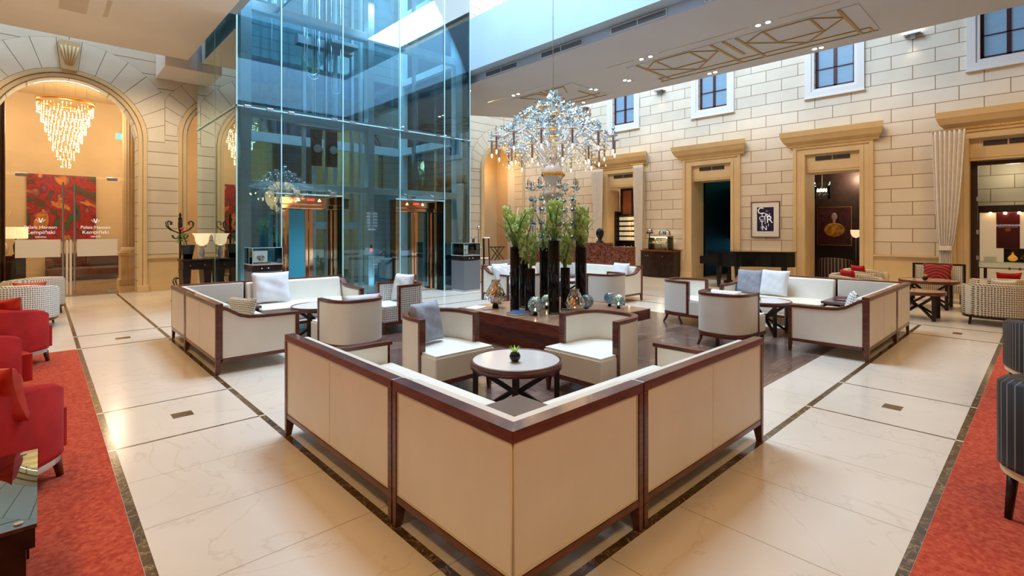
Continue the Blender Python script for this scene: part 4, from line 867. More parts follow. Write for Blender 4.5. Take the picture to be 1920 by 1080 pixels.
# ================================================================== GLASS LIFT TOWER
EX0, EX1, EY0, EY1 = 2.81, 8.62, 10.9, 14.3
def Xat(u, y):
    q = (u-960)/944; rx, ry = .6835+.73*q, .73-.6835*q; return y*rx/ry
T = thing('lift_tower', 'tall blue glass lift tower with pale blue steel frame, left of the chandelier', 'lift tower', (0, 0, 0))
ZT = 11.6
for x0, x1 in ((2.93, 3.13), (5.70, 5.86), (8.30, 8.52)):
    g = MB(); g.box(x0, x1, 11.1, 11.32, 0, ZT); g.build('column', 'bluesteel', T, bev=.008)
for x0, x1 in ((2.93, 3.13), (8.30, 8.52)):
    g = MB(); g.box(x0, x1, 13.95, 14.15, 0, ZT); g.build('column', 'bluesteel', T, bev=.008)
for z0, z1 in ((2.47, 2.61), (3.93, 4.15), (6.1, 6.3), (8.2, 8.4), (10.4, 10.6)):
    for x0, x1 in ((3.13, 5.70), (5.86, 8.30)):
        g = MB(); g.box(x0, x1, 11.12, 11.30, z0, z1); g.build('beam', 'bluesteel', T, bev=.006)
    for x0 in (2.95, 8.32):
        g = MB(); g.box(x0, x0+.16, 11.32, 13.95, z0, z1); g.build('beam', 'bluesteel', T, bev=.006)
g = MB(); g.box(3.13, 8.3, 14.0, 14.12, 3.9, 4.15); g.build('beam', 'bluesteel', T)
SEAM = [EX0, 3.65, 4.98, 6.44, 7.77, EX1]
for i in range(5):
    a, b = SEAM[i]+.006, SEAM[i+1]-.006
    for z0, z1 in ((2.37 if i in (1, 3) else .01, 4.03), (4.05, ZT)):
        g = MB(); g.box(a, b, EY0, EY0+.016, z0, z1); g.build('glass_panel', 'glass', T)
for i, y0, y1 in ((0, EY0+.02, 12.6), (0, 12.61, EY1)):
    for x in (EX0, EX1-.016):
        if x > 5: z = .01
        g = MB(); g.box(x, x+.016, y0, y1, .01, ZT); g.build('glass_panel', 'glass', T)
g = MB(); g.box(EX0+.02, EX1-.02, EY1-.02, EY1, .01, ZT); g.build('back_glass', 'backglass', T)
for x in SEAM:
    g = MB(); g.box(x-.012, x+.012, EY0-.006, EY0+.024, 2.37 if x in (3.65, 4.98, 6.44, 7.77) and 0 else 0, ZT); g.build('seam', 'rubber', T)
g = MB(); g.box(EX0-.004, EX0+.02, 12.595, 12.615, 0, ZT); g.build('seam', 'rubber', T)
g = MB(); g.box(EX0-.03, EX1+.02, EY0-.04, EY0-.012, 4.03, 4.055); g.box(EX0-.03, EX0-.004, EY0-.04, EY1, 4.03, 4.055); g.build('rail', 'rubber', T)
for u in (464, 506, 546, 627, 661, 731, 761, 821, 848, 872):
    x = Xat(u, 10.86); g = MB(); g.box(x-.06, x+.06, EY0-.065, EY0-.04, 4.01, 4.07); g.build('clip', 'steel', T, bev=.004)
for x0, x1 in ((3.15, 3.72), (5.88, 6.45)):
    g = MB(); g.box(x0, x1, 11.34, 11.37, .02, 2.46); g.build('back_panel', 'tealpanel', T)
for k, x in enumerate((4.75, 5.0, 5.3, 5.55, 6.0, 6.25, 7.9)):
    g = MB(); g.box(x-.035, x+.035, 12.55, 12.66, 0, ZT); g.build('guide_rail', 'bluesteel' if k % 2 else 'steel', T)
for x in (5.02, 5.42):
    for z in (3.35, 3.62, 3.95):
        g = MB(); g.cyl((x, 12.40, z), (x, 12.47, z), .10, n=18); g.build('pulley', 'blackmat' if z != 3.62 else 'steel', T)
    g = MB(); g.box(x-.13, x+.13, 12.47, 12.54, 3.2, 4.1); g.build('pulley_plate', 'blackmat', T)
g = MB(); g.box(4.5, 5.7, 12.3, 12.54, 4.12, 4.22); g.build('machine_beam', 'steel', T)
g = MB(); g.box(4.7, 6.1, 12.45, 12.55, 1.62, 1.80); g.build('machine_beam', 'bluesteel', T)
g = MB(); g.box(4.5, 5.9, 12.3, 12.54, 6.1, 6.3); g.box(5.2, 5.9, 12.0, 12.3, 6.2, 6.28); g.build('machine_beam', 'steel', T)
for x, w_, zb in ((4.75, .17, 5.35), (4.79, .15, 5.25), (5.35, .12, 5.0)):
    g = MB(); g.tube([(x-w_, 12.1, 9)]+[(x+w_*math.cos(a), 12.1, zb+w_+w_*math.sin(a)*1.2) for a in [PI+PI*i/12 for i in range(13)]]+[(x+w_, 12.1, 9)], .010, 6); g.build('cable', 'chrome', T)
for x in (4.85, 4.9, 5.12, 5.18, 5.24):
    g = MB(); g.cyl((x, 12.2, 4.2), (x, 12.2, ZT), .008, n=6); g.build('cable', 'blackmat', T)
for x in (3.03, 5.78, 8.41):  # pucks and spots added to brighten the columns, no known fixtures
    g = MB(); g.cyl((x, 10.99, .0), (x, 10.99, .05), .05, n=16); g.build('uplighter', 'steel', T)
    spot('column_uplight', (x, 10.98, .07), 18, COOL, 60, 1, .04, (PI-.06, 0, 0))
    spot('column_downlight', (x, 10.96, 7.2), 130, COOL, 70, 1, .04, (.03, 0, 0))
# lettering on the middle column
for k, s_ in enumerate(['501 - 590', '401 - 490', '301 - 390', '201 - 290', '101 - 190', 'Service']):
    text('floor_list', s_, 'whitetext', .075, T, (5.79, 11.095, 1.99-k*.075), (PI/2, 0, 0))
g = MB(); g.box(5.72, 5.82, 11.085, 11.0995, 1.06, 1.34, 0); g.box(5.735, 5.805, 11.08, 11.085, 1.08, 1.14, 1); g.box(5.74, 5.80, 11.08, 11.085, 1.17, 1.25, 2); g.build('call_panel', ['paper', 'redlight', 'blackmat'], T)
def entrance(xc, label):
    t = thing('lift_entrance', label, 'lift door', (xc, 0, 0), 0, 'lift entrances')
    x0, x1 = (3.65, 4.98) if xc < 5 else (6.44, 7.77); x0 -= xc+.12; x1 -= xc
    g = MB(); g.box(x0, x1, EY0-.012, EY0+.012, 2.345, 2.37); g.box(x0, x0+.015, EY0, EY0+.3, 2.35, 2.37); g.build('glass_header', 'rubber', t)
    g = MB(); g.box(x0, x0+.014, EY0+.02, EY0+.42, .01, 2.34); g.build('side_glass', 'clear', t)
    g = MB(); g.box(x1-.02, x1-.006, EY0+.026, EY0+.42, .01, 2.34); g.build('side_glass', 'clear', t)
    for x in (-.45, .35):
        g = MB(); g.box(x-.07, x+.07, EY0-.03, EY0-.012, 2.37, 2.43); g.build('hinge_plate', 'steel', t, bev=.004)
        g = MB(); g.tube([(x, EY0-.01, 2.42), (x-.08, EY0+.3, 2.55)], .012, 6); g.build('stay', 'steel', t)
    g = MB(); g.box(-.64, .64, 11.33, 11.42, 2.17, 2.36); g.build('header', 'copper', t, bev=.006)
    g = MB(); g.box(-.62, .62, 11.36, 11.42, 2.07, 2.165); g.build('lintel', 'copper', t, bev=.01)
    for x in (-.62, .50):
        g = MB(); g.box(x, x+.12, 11.345, 11.42, .01, 2.06); g.build('jamb', 'copper', t, bev=.02)
    for x in (-.5, .005):
        g = MB(); g.box(x+.0, x+.07 if x < -.1 else x+.10, 11.38, 11.41, .05, 2.06); g.box(x+.42, x+.492, 11.38, 11.41, .05, 2.06); g.box(x+.0, x+.492, 11.38, 11.41, .01, .09); g.build('door_stile', 'copper', t, bev=.008)
        g = MB(); g.box(x+.075, x+.415, 11.39, 11.405, .09, 2.05); g.build('door_leaf', 'tealpanel' if x < -.1 and xc < 5 else 'glass', t)
    for x in (-.25, .22):
        g = MB(); g.prism([(x-.035, 2.24), (x+.035, 2.24), (x, 2.30)], 11.322, 11.329, 'xz'); g.build('arrow_sign', 'ledw', t)
    g = MB(); g.box(-.06, .10, 11.32, 11.329, 2.25, 2.30); g.build('floor_display', 'redlight', t)
    for a, b in ((-1.0, -.66), (.66, .95)):
        g = MB(); g.box(a, b, 11.40, 11.46, 2.1, 2.34)
        for q in range(3): g.cyl((a+.08+q*.09, 11.36, 2.30), (a+.08+q*.09, 11.40, 2.30), .03, n=10)
        g.build('door_gear', 'blackmat', t)
    return t
entrance(4.40, 'copper framed lift entrance at the left of the tower, behind the long sofa')
entrance(7.15, 'copper framed lift entrance at the right of the tower')
def showcase(x, y, label, group='glass showcases at the lift'):
    t = thing('showcase', label, 'display case', (x, y, 0), 0, group); w, d = .54, .54
    g = MB(); g.box(0, w, 0, d, .04, .80); g.build('cabinet', 'greycab', t, bev=.004)
    g = MB(); g.box(0, w, 0, d, .81, .92); dr = g.build('drawer', 'darkwood', t, bev=.004)
    g = MB(); g.box(-.01, w+.01, -.01, d+.01, .925, .945); g.build('shelf', 'palestone', t)
    for q in (.2, .42):
        g = MB(); g.ico((w*q+.05, -.015, .865), .016); g.build('knob', 'chrome', dr)
    g = MB()
    for (a, b, c, d_) in ((0, w, 0, .008), (0, w, d-.008, d), (0, .008, .01, d-.01), (w-.008, w, .01, d-.01)): g.box(a, b, c, d_, .946, 1.25)
    g.box(0, w, 0, d, 1.2505, 1.258); g.build('glass_box', 'clear', t)
    g = MB()
    for a, b in ((0, 0), (w, 0), (0, d), (w, d)): g.box(a-.004, a+.004, b-.004, b+.004, .946, 1.26)
    g.box(-.004, w+.004, -.004, .004, 1.252, 1.262); g.box(-.004, .004, 0, d, 1.252, 1.262); g.build('glass_edge', 'rubber', t)
    g = MB(); g.box(.02, w-.02, .02, d-.02, 0, .04); g.build('plinth', 'paper', t); return t
M['greycab'] = mat('grey_lacquer', (.16, .17, .19), .35)
showcase(2.92, 10.28, 'grey glass-topped showcase in front of the left column of the lift tower')
showcase(7.92, 10.26, 'grey glass-topped showcase at the right corner of the lift tower')
for x, y, nm in ((3.16, 10.62, 'left'), (8.18, 10.60, 'right')):
    t = thing('display_card', f'white card with a dark scribble standing in the {nm} lift showcase', 'card', (x, y, .947), 0, 'cards in the showcases')
    g = MB(); g.box(-.13, .13, 0, .012, 0, .24); g.build('card', 'paper', t); g = MB()
    g.tube([(-.06+.12*q/12+.02*math.sin(q*2.2), -.004, .10+.05*math.sin(q*1.3)) for q in range(13)], .005, 5); g.build('drawing', 'blackmat', t)
    g = MB(); g.box(-.16, .14, -.16, -.04, 0, .02); o = g.build('tray', 'frame'); tag(o, f'small wooden tray in front of the card in the {nm} showcase', 'tray', 'trays in the showcases', (x, y, .947))
# ================================================================== CRYSTAL CHANDELIER
CX, CY = 5.62, 5.10
t = thing('crystal_chandelier', 'huge upside-down crystal chandelier hanging over the flower vases', 'chandelier', (CX, CY, 0))
g = MB(); g.lathe([(.03, 1.35), (.05, 1.4), (.03, 1.5), (.06, 1.62), (.035, 1.75), (.05, 1.9), (.03, 2.0), (.12, 2.06), (.17, 2.14), (.10, 2.2), (.04, 2.26), (.05, 2.3)], 20); g.build('lower_stem', 'milk', t)
g = MB(); g.lathe([(.02, 2.28), (.10, 2.31), (.165, 2.40), (.17, 2.46), (.12, 2.55), (.05, 2.6)], 24); g.build('globe', 'milk', t)
g = MB(); g.lathe([(.172, 2.40), (.182, 2.42), (.182, 2.44), (.172, 2.46)], 24, caps=False); g.build('gilt_band', 'gold', t)
g = MB(); g.lathe([(.04, 2.6), (.07, 2.65), (.06, 2.9), (.08, 2.95), (.05, 3.0), (.055, 3.15), (.09, 3.2), (.04, 3.25), (.035, 3.5), (.01, 3.6)], 18); g.build('stem', 'milk', t)
for z, r in ((2.68, .085), (2.82, .075), (2.98, .095), (3.12, .075), (3.34, .12)):
    g = MB(); g.lathe([(r*.6, z-.035), (r, z-.01), (r, z+.01), (r*.6, z+.035)], 16); g.build('gilt_collar', 'gold', t)
def arm(a, r, z0, zt, zp, th=.012):
    pts = []
    for i in range(13):
        q = i/12; rr = .06+(r-.06)*q; z = z0+(zp-z0)*q+(zt-zp)*math.sin(PI*min(1, q*1.05))**1.2
        pts.append((rr*math.cos(a), rr*math.sin(a), z))
    g = MB(); g.tube(pts, th, 7); g.build('arm', 'milk', t)
def lamp(a, r, z, L=.2):
    x, y = r*math.cos(a), r*math.sin(a)
    g = MB(); g.lathe([(.012, .03), (.02, .015), (.062, .008), (.066, -.002), (.05, -.010), (.014, -.012)], 16, (x, y, z)); g.build('drip_plate', 'milk', t)
    g = MB(); g.cyl((x, y, z-.012), (x, y, z-L), .0155, n=10); s = g.build('candle_sleeve', 'candle', t)
    g = MB(); g.lathe([(.005, 0), (.009, -.008), (.011, -.025), (.007, -.045), (.001, -.06)], 10, (x, y, z-L)); g.build('bulb', 'bulb', s)
    g = MB(); g.lathe([(.004, 0), (.022, .02), (.010, .045), (.026, .07), (.003, .12)], 6, (x, y, z+.03), smooth=False); g.build('finial', 'crystal', s)
NA = 14
for k in range(NA):
    a = 2*PI*k/NA+.12; arm(a, .90, 2.62, 3.22, 2.93); lamp(a, .92, 2.94)
for k in range(10):
    a = 2*PI*k/10+.3; arm(a, .66, 2.5, 2.98, 2.78, .010); lamp(a, .68, 2.78, .19)
for k in range(8):
    a = 2*PI*k/8+.2; arm(a, .36, 2.08, 2.36, 2.22, .009)
    x, y = .37*math.cos(a), .37*math.sin(a)
    g = MB(); g.lathe([(.012, -.03), (.05, 0), (.055, .012), (.02, .016), (.028, .05), (.022, .12), (.006, .15)], 12, (x, y, 2.22)); g.build('glass_cup', 'crystal', t)
    g = MB(); g.cyl((x*.9, y*.9, 1.35), (x*.9, y*.9, 2.1), .022, n=8, smooth=False)
    for z in (1.5, 1.7, 1.9, 2.05): g.lathe([(.02, -.03), (.045, 0), (.02, .03)], 8, (x*.9, y*.9, z), smooth=False)
    g.build('crystal_column', 'crystal', t)
rnd = random.Random(11)
def kite(g, p, d, L, w, m=0):
    d = Vector(d).normalized(); a = d.orthogonal().normalized(); b = d.cross(a); rot = rnd.uniform(0, PI); a, b = a*math.cos(rot)+b*math.sin(rot), b*math.cos(rot)-a*math.sin(rot); p = Vector(p)
    mid = p+d*L*.55
    g.add([p, mid+a*w, mid+b*w*.35, mid-a*w, mid-b*w*.35, p+d*L], [(0, 1, 2), (0, 2, 3), (0, 3, 4), (0, 4, 1), (5, 2, 1), (5, 3, 2), (5, 4, 3), (5, 1, 4)], m)
def blossom(p, d, s, nm='crystal_blossom'):
    g = MB(); d = Vector(d).normalized(); o = d.orthogonal().normalized(); q = d.cross(o); n = 6
    for k in range(n):
        a = 2*PI*k/n; kite(g, p, d*1.0+(o*math.cos(a)+q*math.sin(a))*.75, s, s*.36, 0)
    kite(g, p, d, s*1.25, s*.3, 0); g.ico(p, s*.22, 1, 1); g.build(nm, ['crystal', 'gold' if rnd.random() < .5 else 'milk'], t, fix=False)
for r, z, n, s in ((.0, 3.52, 1, .17), (.20, 3.44, 7, .11), (.36, 3.34, 11, .10), (.52, 3.22, 15, .09), (.66, 3.09, 18, .085), (.80, 3.00, 20, .07), (.40, 3.10, 12, .08), (.5, 2.86, 14, .06)):
    for k in range(n):
        a = 2*PI*(k+rnd.uniform(-.2, .2))/n; zz = z+rnd.uniform(-.04, .04)
        blossom((r*math.cos(a), r*math.sin(a), zz), (math.cos(a)*(.4+r), math.sin(a)*(.4+r), 1.0), s*rnd.uniform(.85, 1.15))
g = MB()
for k in range(2100):
    L_ = rnd.random(); a = rnd.uniform(0, 2*PI)
    if L_ < .45: r = rnd.uniform(.1, .85); z = 3.42-.62*r**1.3+rnd.uniform(-.16, .06)
    elif L_ < .72: r = rnd.uniform(.1, .8); z = rnd.uniform(2.55, 2.95)
    elif L_ < .86: r = rnd.uniform(.08, .40); z = rnd.uniform(1.9, 2.35)
    else: r = rnd.uniform(.05, .34); z = rnd.uniform(1.3, 2.0)
    kite(g, (r*math.cos(a), r*math.sin(a), z), (rnd.uniform(-.4, .4), rnd.uniform(-.4, .4), -1), rnd.uniform(.025, .06), rnd.uniform(.008, .018), (2 if z < 2.4 and rnd.random() < .28 else 0) if rnd.random() < .88 else 1)
g.build('crystal_drops', ['crystal', 'milk', 'gold'], t, kind='stuff', fix=False)
for r, z, n in ((.80, 2.86, 14), (.58, 2.74, 10)):
    for k in range(n):
        a0, a1 = 2*PI*k/n+.1, 2*PI*(k+1)/n+.1; pts = []
        for i in range(9):
            q = i/8; a = a0+(a1-a0)*q; pts.append((r*math.cos(a), r*math.sin(a), z-.09*math.sin(PI*q)))
        g = MB(); g.tube(pts, .005, 5); g.build('bead_swag', 'gold', t)
g = MB(); g.cyl((0, 0, 3.55), (0, 0, 12.45), .006, n=6); g.build('hanging_wire', 'steel', t)
g = MB()
for y in (5.1, 9.0, 13.0): g.box(2.0, 15.7, y-.05, y+.05, 12.45, 12.6)
for x in (2.8, 8.6): g.box(x-.05, x+.05, -5.8, 16.0, 12.45, 12.6)
struct('trim_skylight', g, 'steel')
point('chandelier_light', (CX, CY, 2.65), 25, WARM, .5)
# ---- cascade chandeliers in the hall
def cascade(x, y, label, ztop=5.2):
    t = thing('cascade_chandelier', label, 'chandelier', (x, y, 0), 0, 'cascade chandeliers in the hall'); R = .62
    g = MB(); g.lathe([(R, -.03), (R+.02, -.03), (R+.02, .05), (R-.02, .05), (R, -.03)], 40, (0, 0, ztop), caps=False); g.build('ring', 'gold', t)
    for k in range(4):
        a = PI/2*k+.4; g = MB(); g.cyl((.5*math.cos(a), .5*math.sin(a), ztop+.04), (.5*math.cos(a), .5*math.sin(a), 5.9), .005, n=5); g.build('rod', 'steel', t)
    for q, (r, z, n) in enumerate(((.60, 5.12, 44), (.52, 4.86, 38), (.44, 4.60, 32), (.36, 4.34, 26), (.28, 4.08, 20), (.19, 3.84, 14), (.10, 3.62, 8))):
        z += ztop-5.2; g = MB()
        for k in range(n):
            a = 2*PI*k/n
            for j in range(4): kite(g, (r*math.cos(a), r*math.sin(a), z-.07*j), (0, 0, -1), .066, .018, 0 if (k+j) % 5 < 2 else 1)
        g.build('crystal_tier', ['crystal', 'crystalwarm'], t, kind='stuff', fix=False)
    point('cascade_glow', (x, y, ztop-.8), 45, WARM, .25); return t
cascade(.52, 19.0, 'lit cascade chandelier seen through the large left arch')
cascade(4.85, 18.7, 'lit cascade chandelier seen through the left side glass of the lift tower')
cascade(11.9, 18.8, 'lit cascade chandelier seen through the right part of the lift tower')
# ================================================================== HALL BEHIND THE LARGE ARCH
t = thing('glass_door', 'large glass double door filling the left arch, with long steel bar handles', 'glass door', (.5, 16.25, 0))
for s, n_ in ((-1, 'l'), (1, 'r')):
    g = MB(); x0, x1 = sorted((s*.008, s*.93)); g.box(x0, x1, -.006, .006, .02, 2.86); o = g.build('door_leaf', 'doorglass', t)
    h = MB(); xx = s*.105; h.cyl((xx, -.05, .12), (xx, -.05, 2.75), .019, n=14); h.cyl((xx, -.05, .3), (xx, -.007, .3), .01); h.cyl((xx, -.05, 2.5), (xx, -.007, 2.5), .01); h.build('bar_handle', 'steel', o)
    f = MB(); f.box(min(s*.15, s*.93), max(s*.15, s*.93), -.010, -.0065, .95, 1.37); f.build('frosted_band', 'frost', o)
    f = MB(); f.box(min(s*.012, s*.055), max(s*.012, s*.055), -.012, .012, .02, 1.36); f.build('stile', 'frost', o)
    f = MB(); f.box(min(s*.72, s*.93), max(s*.72, s*.93), -.02, .02, 2.84, 2.92); f.build('hinge_plate', 'steel', o, bev=.004)
    f = MB(); f.box(min(s*.02, s*.93), max(s*.02, s*.93), -.02, .02, .005, .02) ; f.box(min(s*.75, s*.93), max(s*.75, s*.93), -.02, .02, .02, .08); f.build('patch_fitting', 'steel', o)
    xc = s*.50
    text('lettering', 'Palais Hansen', 'whitetext', .105, o, (xc, -.012, 1.66), (PI/2, 0, 0)); text('lettering', 'Kempi\u0144ski', 'whitetext', .12, o, (xc, -.012, 1.54), (PI/2, 0, 0)); text('lettering', 'VIENNA', 'whitetext', .055, o, (xc, -.012, 1.43), (PI/2, 0, 0))
    em = MB()
    for a in (-.9, -.3, .3, .9, 1.6, -1.6): em.add([(xc, -.012, 1.76), (xc+.09*math.sin(a)-.015*math.cos(a), -.012, 1.79+.07*math.cos(a)), (xc+.11*math.sin(a), -.012, 1.79+.10*math.cos(a)), (xc+.09*math.sin(a)+.015*math.cos(a), -.012, 1.79+.07*math.cos(a))], [(0, 1, 2, 3)])
    em.lathe([(.001, -.012), (.022, 0), (.001, .035)], 8, (xc, -.012, 1.78)); em.build('emblem', 'whitetext', o)
for s in (-1, 1):
    g = MB(); x0, x1 = sorted((s*.935, s*1.29)); g.box(x0, x1, -.006, .006, .02, 2.86); g.build('side_glass', 'doorglass', t)
g = MB(); n = 24; pts = [(-1.29, 2.93)]+[(1.29*math.cos(a), 3.9+1.29*math.sin(a)) for a in [PI-PI*i/n for i in range(n+1)]]+[(1.29, 2.93)]; g.prism(pts, -.006, .006, 'xz'); g.build('fanlight', 'doorglass', t)
t = thing('painting', 'large abstract painting in reds, blues and gold on the hall wall, behind the glass door', 'painting', (.52, 21.99, 0))
g = MB(); g.box(-.84, .84, -.05, 0, 1.28, 3.38); g.build('canvas', 'art1', t)
t = thing('tufted_sofa', 'brown tufted leather sofa under the abstract painting in the hall', 'sofa', (1.2, 21.3, 0))
g = MB(); g.box(-1.1, 1.1, -.4, .45, .12, .42); g.build('seat', 'brownleather', t, bev=.05, seg=3)
g = MB(); g.box(-1.1, 1.1, .25, .45, .42, .85); g.build('backrest', 'brownleather', t, bev=.06, seg=3)
for s in (-1, 1):
    g = MB(); g.box(min(s*1.1, s*.92), max(s*1.1, s*.92), -.4, .25, .42, .7); g.build('arm', 'brownleather', t, bev=.05, seg=3)
    for y in (-.35, .38): g = MB(); g.cyl((s*1.0, y, 0), (s*1.0, y, .12), .03); g.build('leg', 'blackmat', t)
t = thing('fluted_column', 'fluted stone half column at the right side of the hall door', 'column', (1.98, 18.5, 0))
g = MB(); g.box(-.3, .3, -.3, .3, 0, .85); g.box(-.34, .34, -.34, .34, .85, .95); g.box(-.34, .34, -.34, .34, 0, .18); g.build('pedestal', 'beige', t, bev=.01)
g = MB(); n = 80; g.grid(lambda u, v: ((.22+.018*abs(math.sin(10*2*PI*u)))*math.cos(2*PI*u), (.22+.018*abs(math.sin(10*2*PI*u)))*math.sin(2*PI*u), 1.1+v*3.9), n, 2, wrapu=True); g.build('shaft', 'tan', t)
g = MB(); g.lathe([(.29, .95), (.30, 1.0), (.27, 1.04), (.27, 1.08), (.23, 1.10)], 24); g.build('base', 'beige', t)
g = MB(); g.lathe([(.24, 5.0), (.32, 5.2), (.34, 5.3), (.34, 5.4)], 24); g.build('capital', 'beige', t)
t = thing('exit_sign', 'small green exit sign with a running figure, high in the hall', 'exit sign', (1.83, 19.2, 4.42))
g = MB(); g.box(-.17, .17, -.02, .02, -.08, .08); g.build('sign_box', 'exit', t)
g = MB(); g.tube([(-.06, -.024, .045), (-.04, -.024, .0), (-.07, -.024, -.05)], .009, 5); g.tube([(-.04, -.024, 0), (0, -.024, -.03)], .009, 5); g.box(.05, .11, -.025, -.021, -.06, .05); g.build('running_figure', 'whitetext', t)
g = MB(); g.cyl((0, 0, .08), (0, 0, 1.48), .006, n=5); g.build('rod', 'steel', t)
t = thing('console', 'dark console under the lamp at the left of the glass door, inside the hall', 'console', (-.75, 19.6, 0))
g = MB(); g.box(-.5, .5, -.25, .25, .82, .88); g.build('top', 'darkwood', t); g = MB(); g.box(-.45, .45, -.2, .2, .06, .815); g.build('body', 'darkwood', t)
g = MB(); g.box(-.4, .4, -.15, .15, 0, .06); g.build('plinth', 'blackmat', t)
t = thing('table_lamp', 'table lamp with pleated white drum shade inside the hall, left of the painting', 'lamp', (-.50, 19.5, .8805))
g = MB(); g.lathe([(.07, 0), (.08, .02), (.03, .06), (.05, .15), (.06, .28), (.02, .40), (.015, .5)], 16); g.build('base', 'black', t)
g = MB(); n = 60; g.grid(lambda u, v: ((.24+.008*math.sin(30*2*PI*u))*math.cos(2*PI*u), (.24+.008*math.sin(30*2*PI*u))*math.sin(2*PI*u), .48+v*.32), 120, 2, wrapu=True, smooth=False); g.build('lamp_shade', 'shade', t)
t = thing('stone_vase', 'round pale vase with dry stems beside the hall lamp', 'vase', (-.80, 19.45, .8805))
g = MB(); g.lathe([(.08, 0), (.15, .1), (.17, .22), (.12, .36), (.05, .44), (.06, .48)], 20); g.build('body', 'marble', t)
for k in range(14):
    a = k*2.4; g = MB(); g.tube([(0, 0, .45), (.08*math.cos(a), .08*math.sin(a), .9), (.2*math.cos(a), .2*math.sin(a), 1.25)], .006, 4); g.build('dry_stem', 'ochre', t)
def drape(name, label, cat, x, y0t, y1t, ztop, y0m, y1m, zm, y0b, y1b, m='curtain', group=None, amp=.05, axis='x', nf=7, z0=.02):
    t = thing(name, label, cat, (0, 0, 0), 0, group); g = MB()
    def fn(u, v):
        z = z0+(ztop-z0)*v
        if z > zm: q = (z-zm)/(ztop-zm); q = q**.55; a, b = y0m+(y0t-y0m)*q, y1m+(y1t-y1m)*q
        else: q = (zm-z)/(zm-z0); a, b = y0m+(y0b-y0m)*q, y1m+(y1b-y1m)*q
        w = abs(b-a); d = amp*min(1, .35+w)*math.sin(2*PI*nf*u)*(1 if z > zm else .8)
        yy = a+(b-a)*u
        return (x+d, yy, z) if axis == 'x' else (yy, x+d, z)
    g.grid(fn, 90, 34); o = g.build('fabric', m, t, fix=False); s = o.modifiers.new('thick', 'SOLIDIFY'); s.thickness = .006
    if zm > .3:
        g = MB(); lo, hi = sorted((y0m, y1m))
        if axis == 'x': g.box(x-.055, x+.055, lo-.02, hi+.02, zm-.05, zm+.05)
        g.build('tieback', m, t, bev=.01)
    return t
drape('curtain', 'dark brown drape just inside the left side of the large arch', 'curtain', 17.2, -1.05, -.62, 5.2, -1.05, -.62, .2, -1.05, -.62, 'brownleather', None, .05, 'y')
# ---- desk, lamps, planter and coat stand before the left wall
t = thing('desk', 'black host desk standing against the left side glass of the lift tower', 'desk', (2.50, 12.88, 0))
g = MB(); g.box(-.30, .28, -.28, .28, .92, .96); g.build('top', 'darkwood', t, bev=.005)
g = MB(); g.box(-.28, .27, -.26, .26, .74, .915); dr = g.build('drawer_box', 'darkwood', t, bev=.005)
for x in (-.15, .12): g = MB(); g.ico((x, -.272, .83), .014); g.build('knob', 'chrome', dr)
for x in (-.20, .19): g = MB(); g.taper(x-.04, x+.04, -.2, .2, 0, .735, x-.09, x+.07, -.24, .24); g.build('leg', 'darkwood', t)
t = thing('table_lamp', 'goblet-shaped glass lamp glowing on the black host desk', 'lamp', (2.63, 12.93, .9605))
g = MB(); g.lathe([(.075, 0), (.08, .015), (.03, .03), (.05, .08), (.055, .17), (.03, .23), (.025, .25)], 16); g.build('glass_base', 'milk', t)
g = MB(); g.lathe([(.03, .25), (.09, .265), (.10, .28), (.05, .295)], 18); g.build('collar', 'milk', t)
g = MB(); g.lathe([(.04, .30), (.10, .32), (.13, .39), (.14, .48), (.17, .54), (.20, .56)], 28, caps=False); g.build('lamp_shade', 'shade', t, fix=False)
point('table_lamp_light', (2.63, 12.93, 1.40), 8, WARM, .08)
t = thing('potted_plant', 'glossy black planter with green leaves and one red flower on the host desk', 'plant', (2.36, 13.0, .9605))
g = MB(); g.taper(-.08, .08, -.08, .08, 0, .31, -.13, .13, -.13, .13); g.build('planter', 'black', t, bev=.01)
def leafmesh(L, w): g = MB(); g.add([(0, 0, 0), (-w, L*.45, .02), (0, L, -.02), (w, L*.45, .02), (0, L*.45, 0)], [(0, 4, 1), (1, 4, 2), (0, 3, 4), (4, 3, 2)], 0, True); return g
rnd = random.Random(5)
for k in range(14):
    o = leafmesh(.15, .05).build('leaf', 'leaf', t, fix=False); a = k*2.4; o.location = (-.06+.05*math.cos(a)-.04, .05*math.sin(a), .32+.018*k); o.rotation_euler = (rnd.uniform(-.5, .7), 0, a)
g = MB(); g.ico((-.09, 0, .66), .045, 0, 2, (1.2, 1, .7)); g.build('flower', 'redsilk', t)
g = MB(); g.tube([(0, 0, .28), (-.04, 0, .45), (-.09, 0, .64)], .008, 5); g.build('stem', 'leaf', t)
t = thing('coat_stand', 'black curly-armed coat stand behind the host desk, left of the lift tower', 'coat stand', (2.30, 13.42, 0))
g = MB(); g.lathe([(.03, .1), (.022, .3), (.022, 1.6), (.04, 1.65), (.022, 1.7), (.03, 1.8), (.045, 1.85), (.02, 1.9), (.03, 1.94), (.002, 2.0)], 12); g.build('pole', 'blackmat', t)
for k in range(6):
    a = PI/3*k+.25; c, s = math.cos(a), math.sin(a)
    g = MB(); g.tube([(r*c, r*s, z-.1) for r, z in [(.02, 1.62), (.10, 1.66), (.2, 1.70), (.28, 1.78), (.29, 1.86), (.24, 1.90), (.19, 1.87), (.20, 1.81)]], .012, 6); g.build('hook', 'blackmat', t)
    g = MB(); g.tube([(r*c, r*s, z-.1) for r, z in [(.02, 1.52), (.10, 1.50), (.15, 1.53), (.17, 1.58)]], .010, 6); g.build('hook', 'blackmat', t)
for k in range(4):
    a = PI/2*k+.4; c, s = math.cos(a), math.sin(a); g = MB(); g.tube([(r*c, r*s, z) for r, z in [(.02, .5), (.13, .52), (.16, .44), (.09, .3), (.10, .15), (.20, .02)]], .013, 6); g.build('leg', 'blackmat', t)
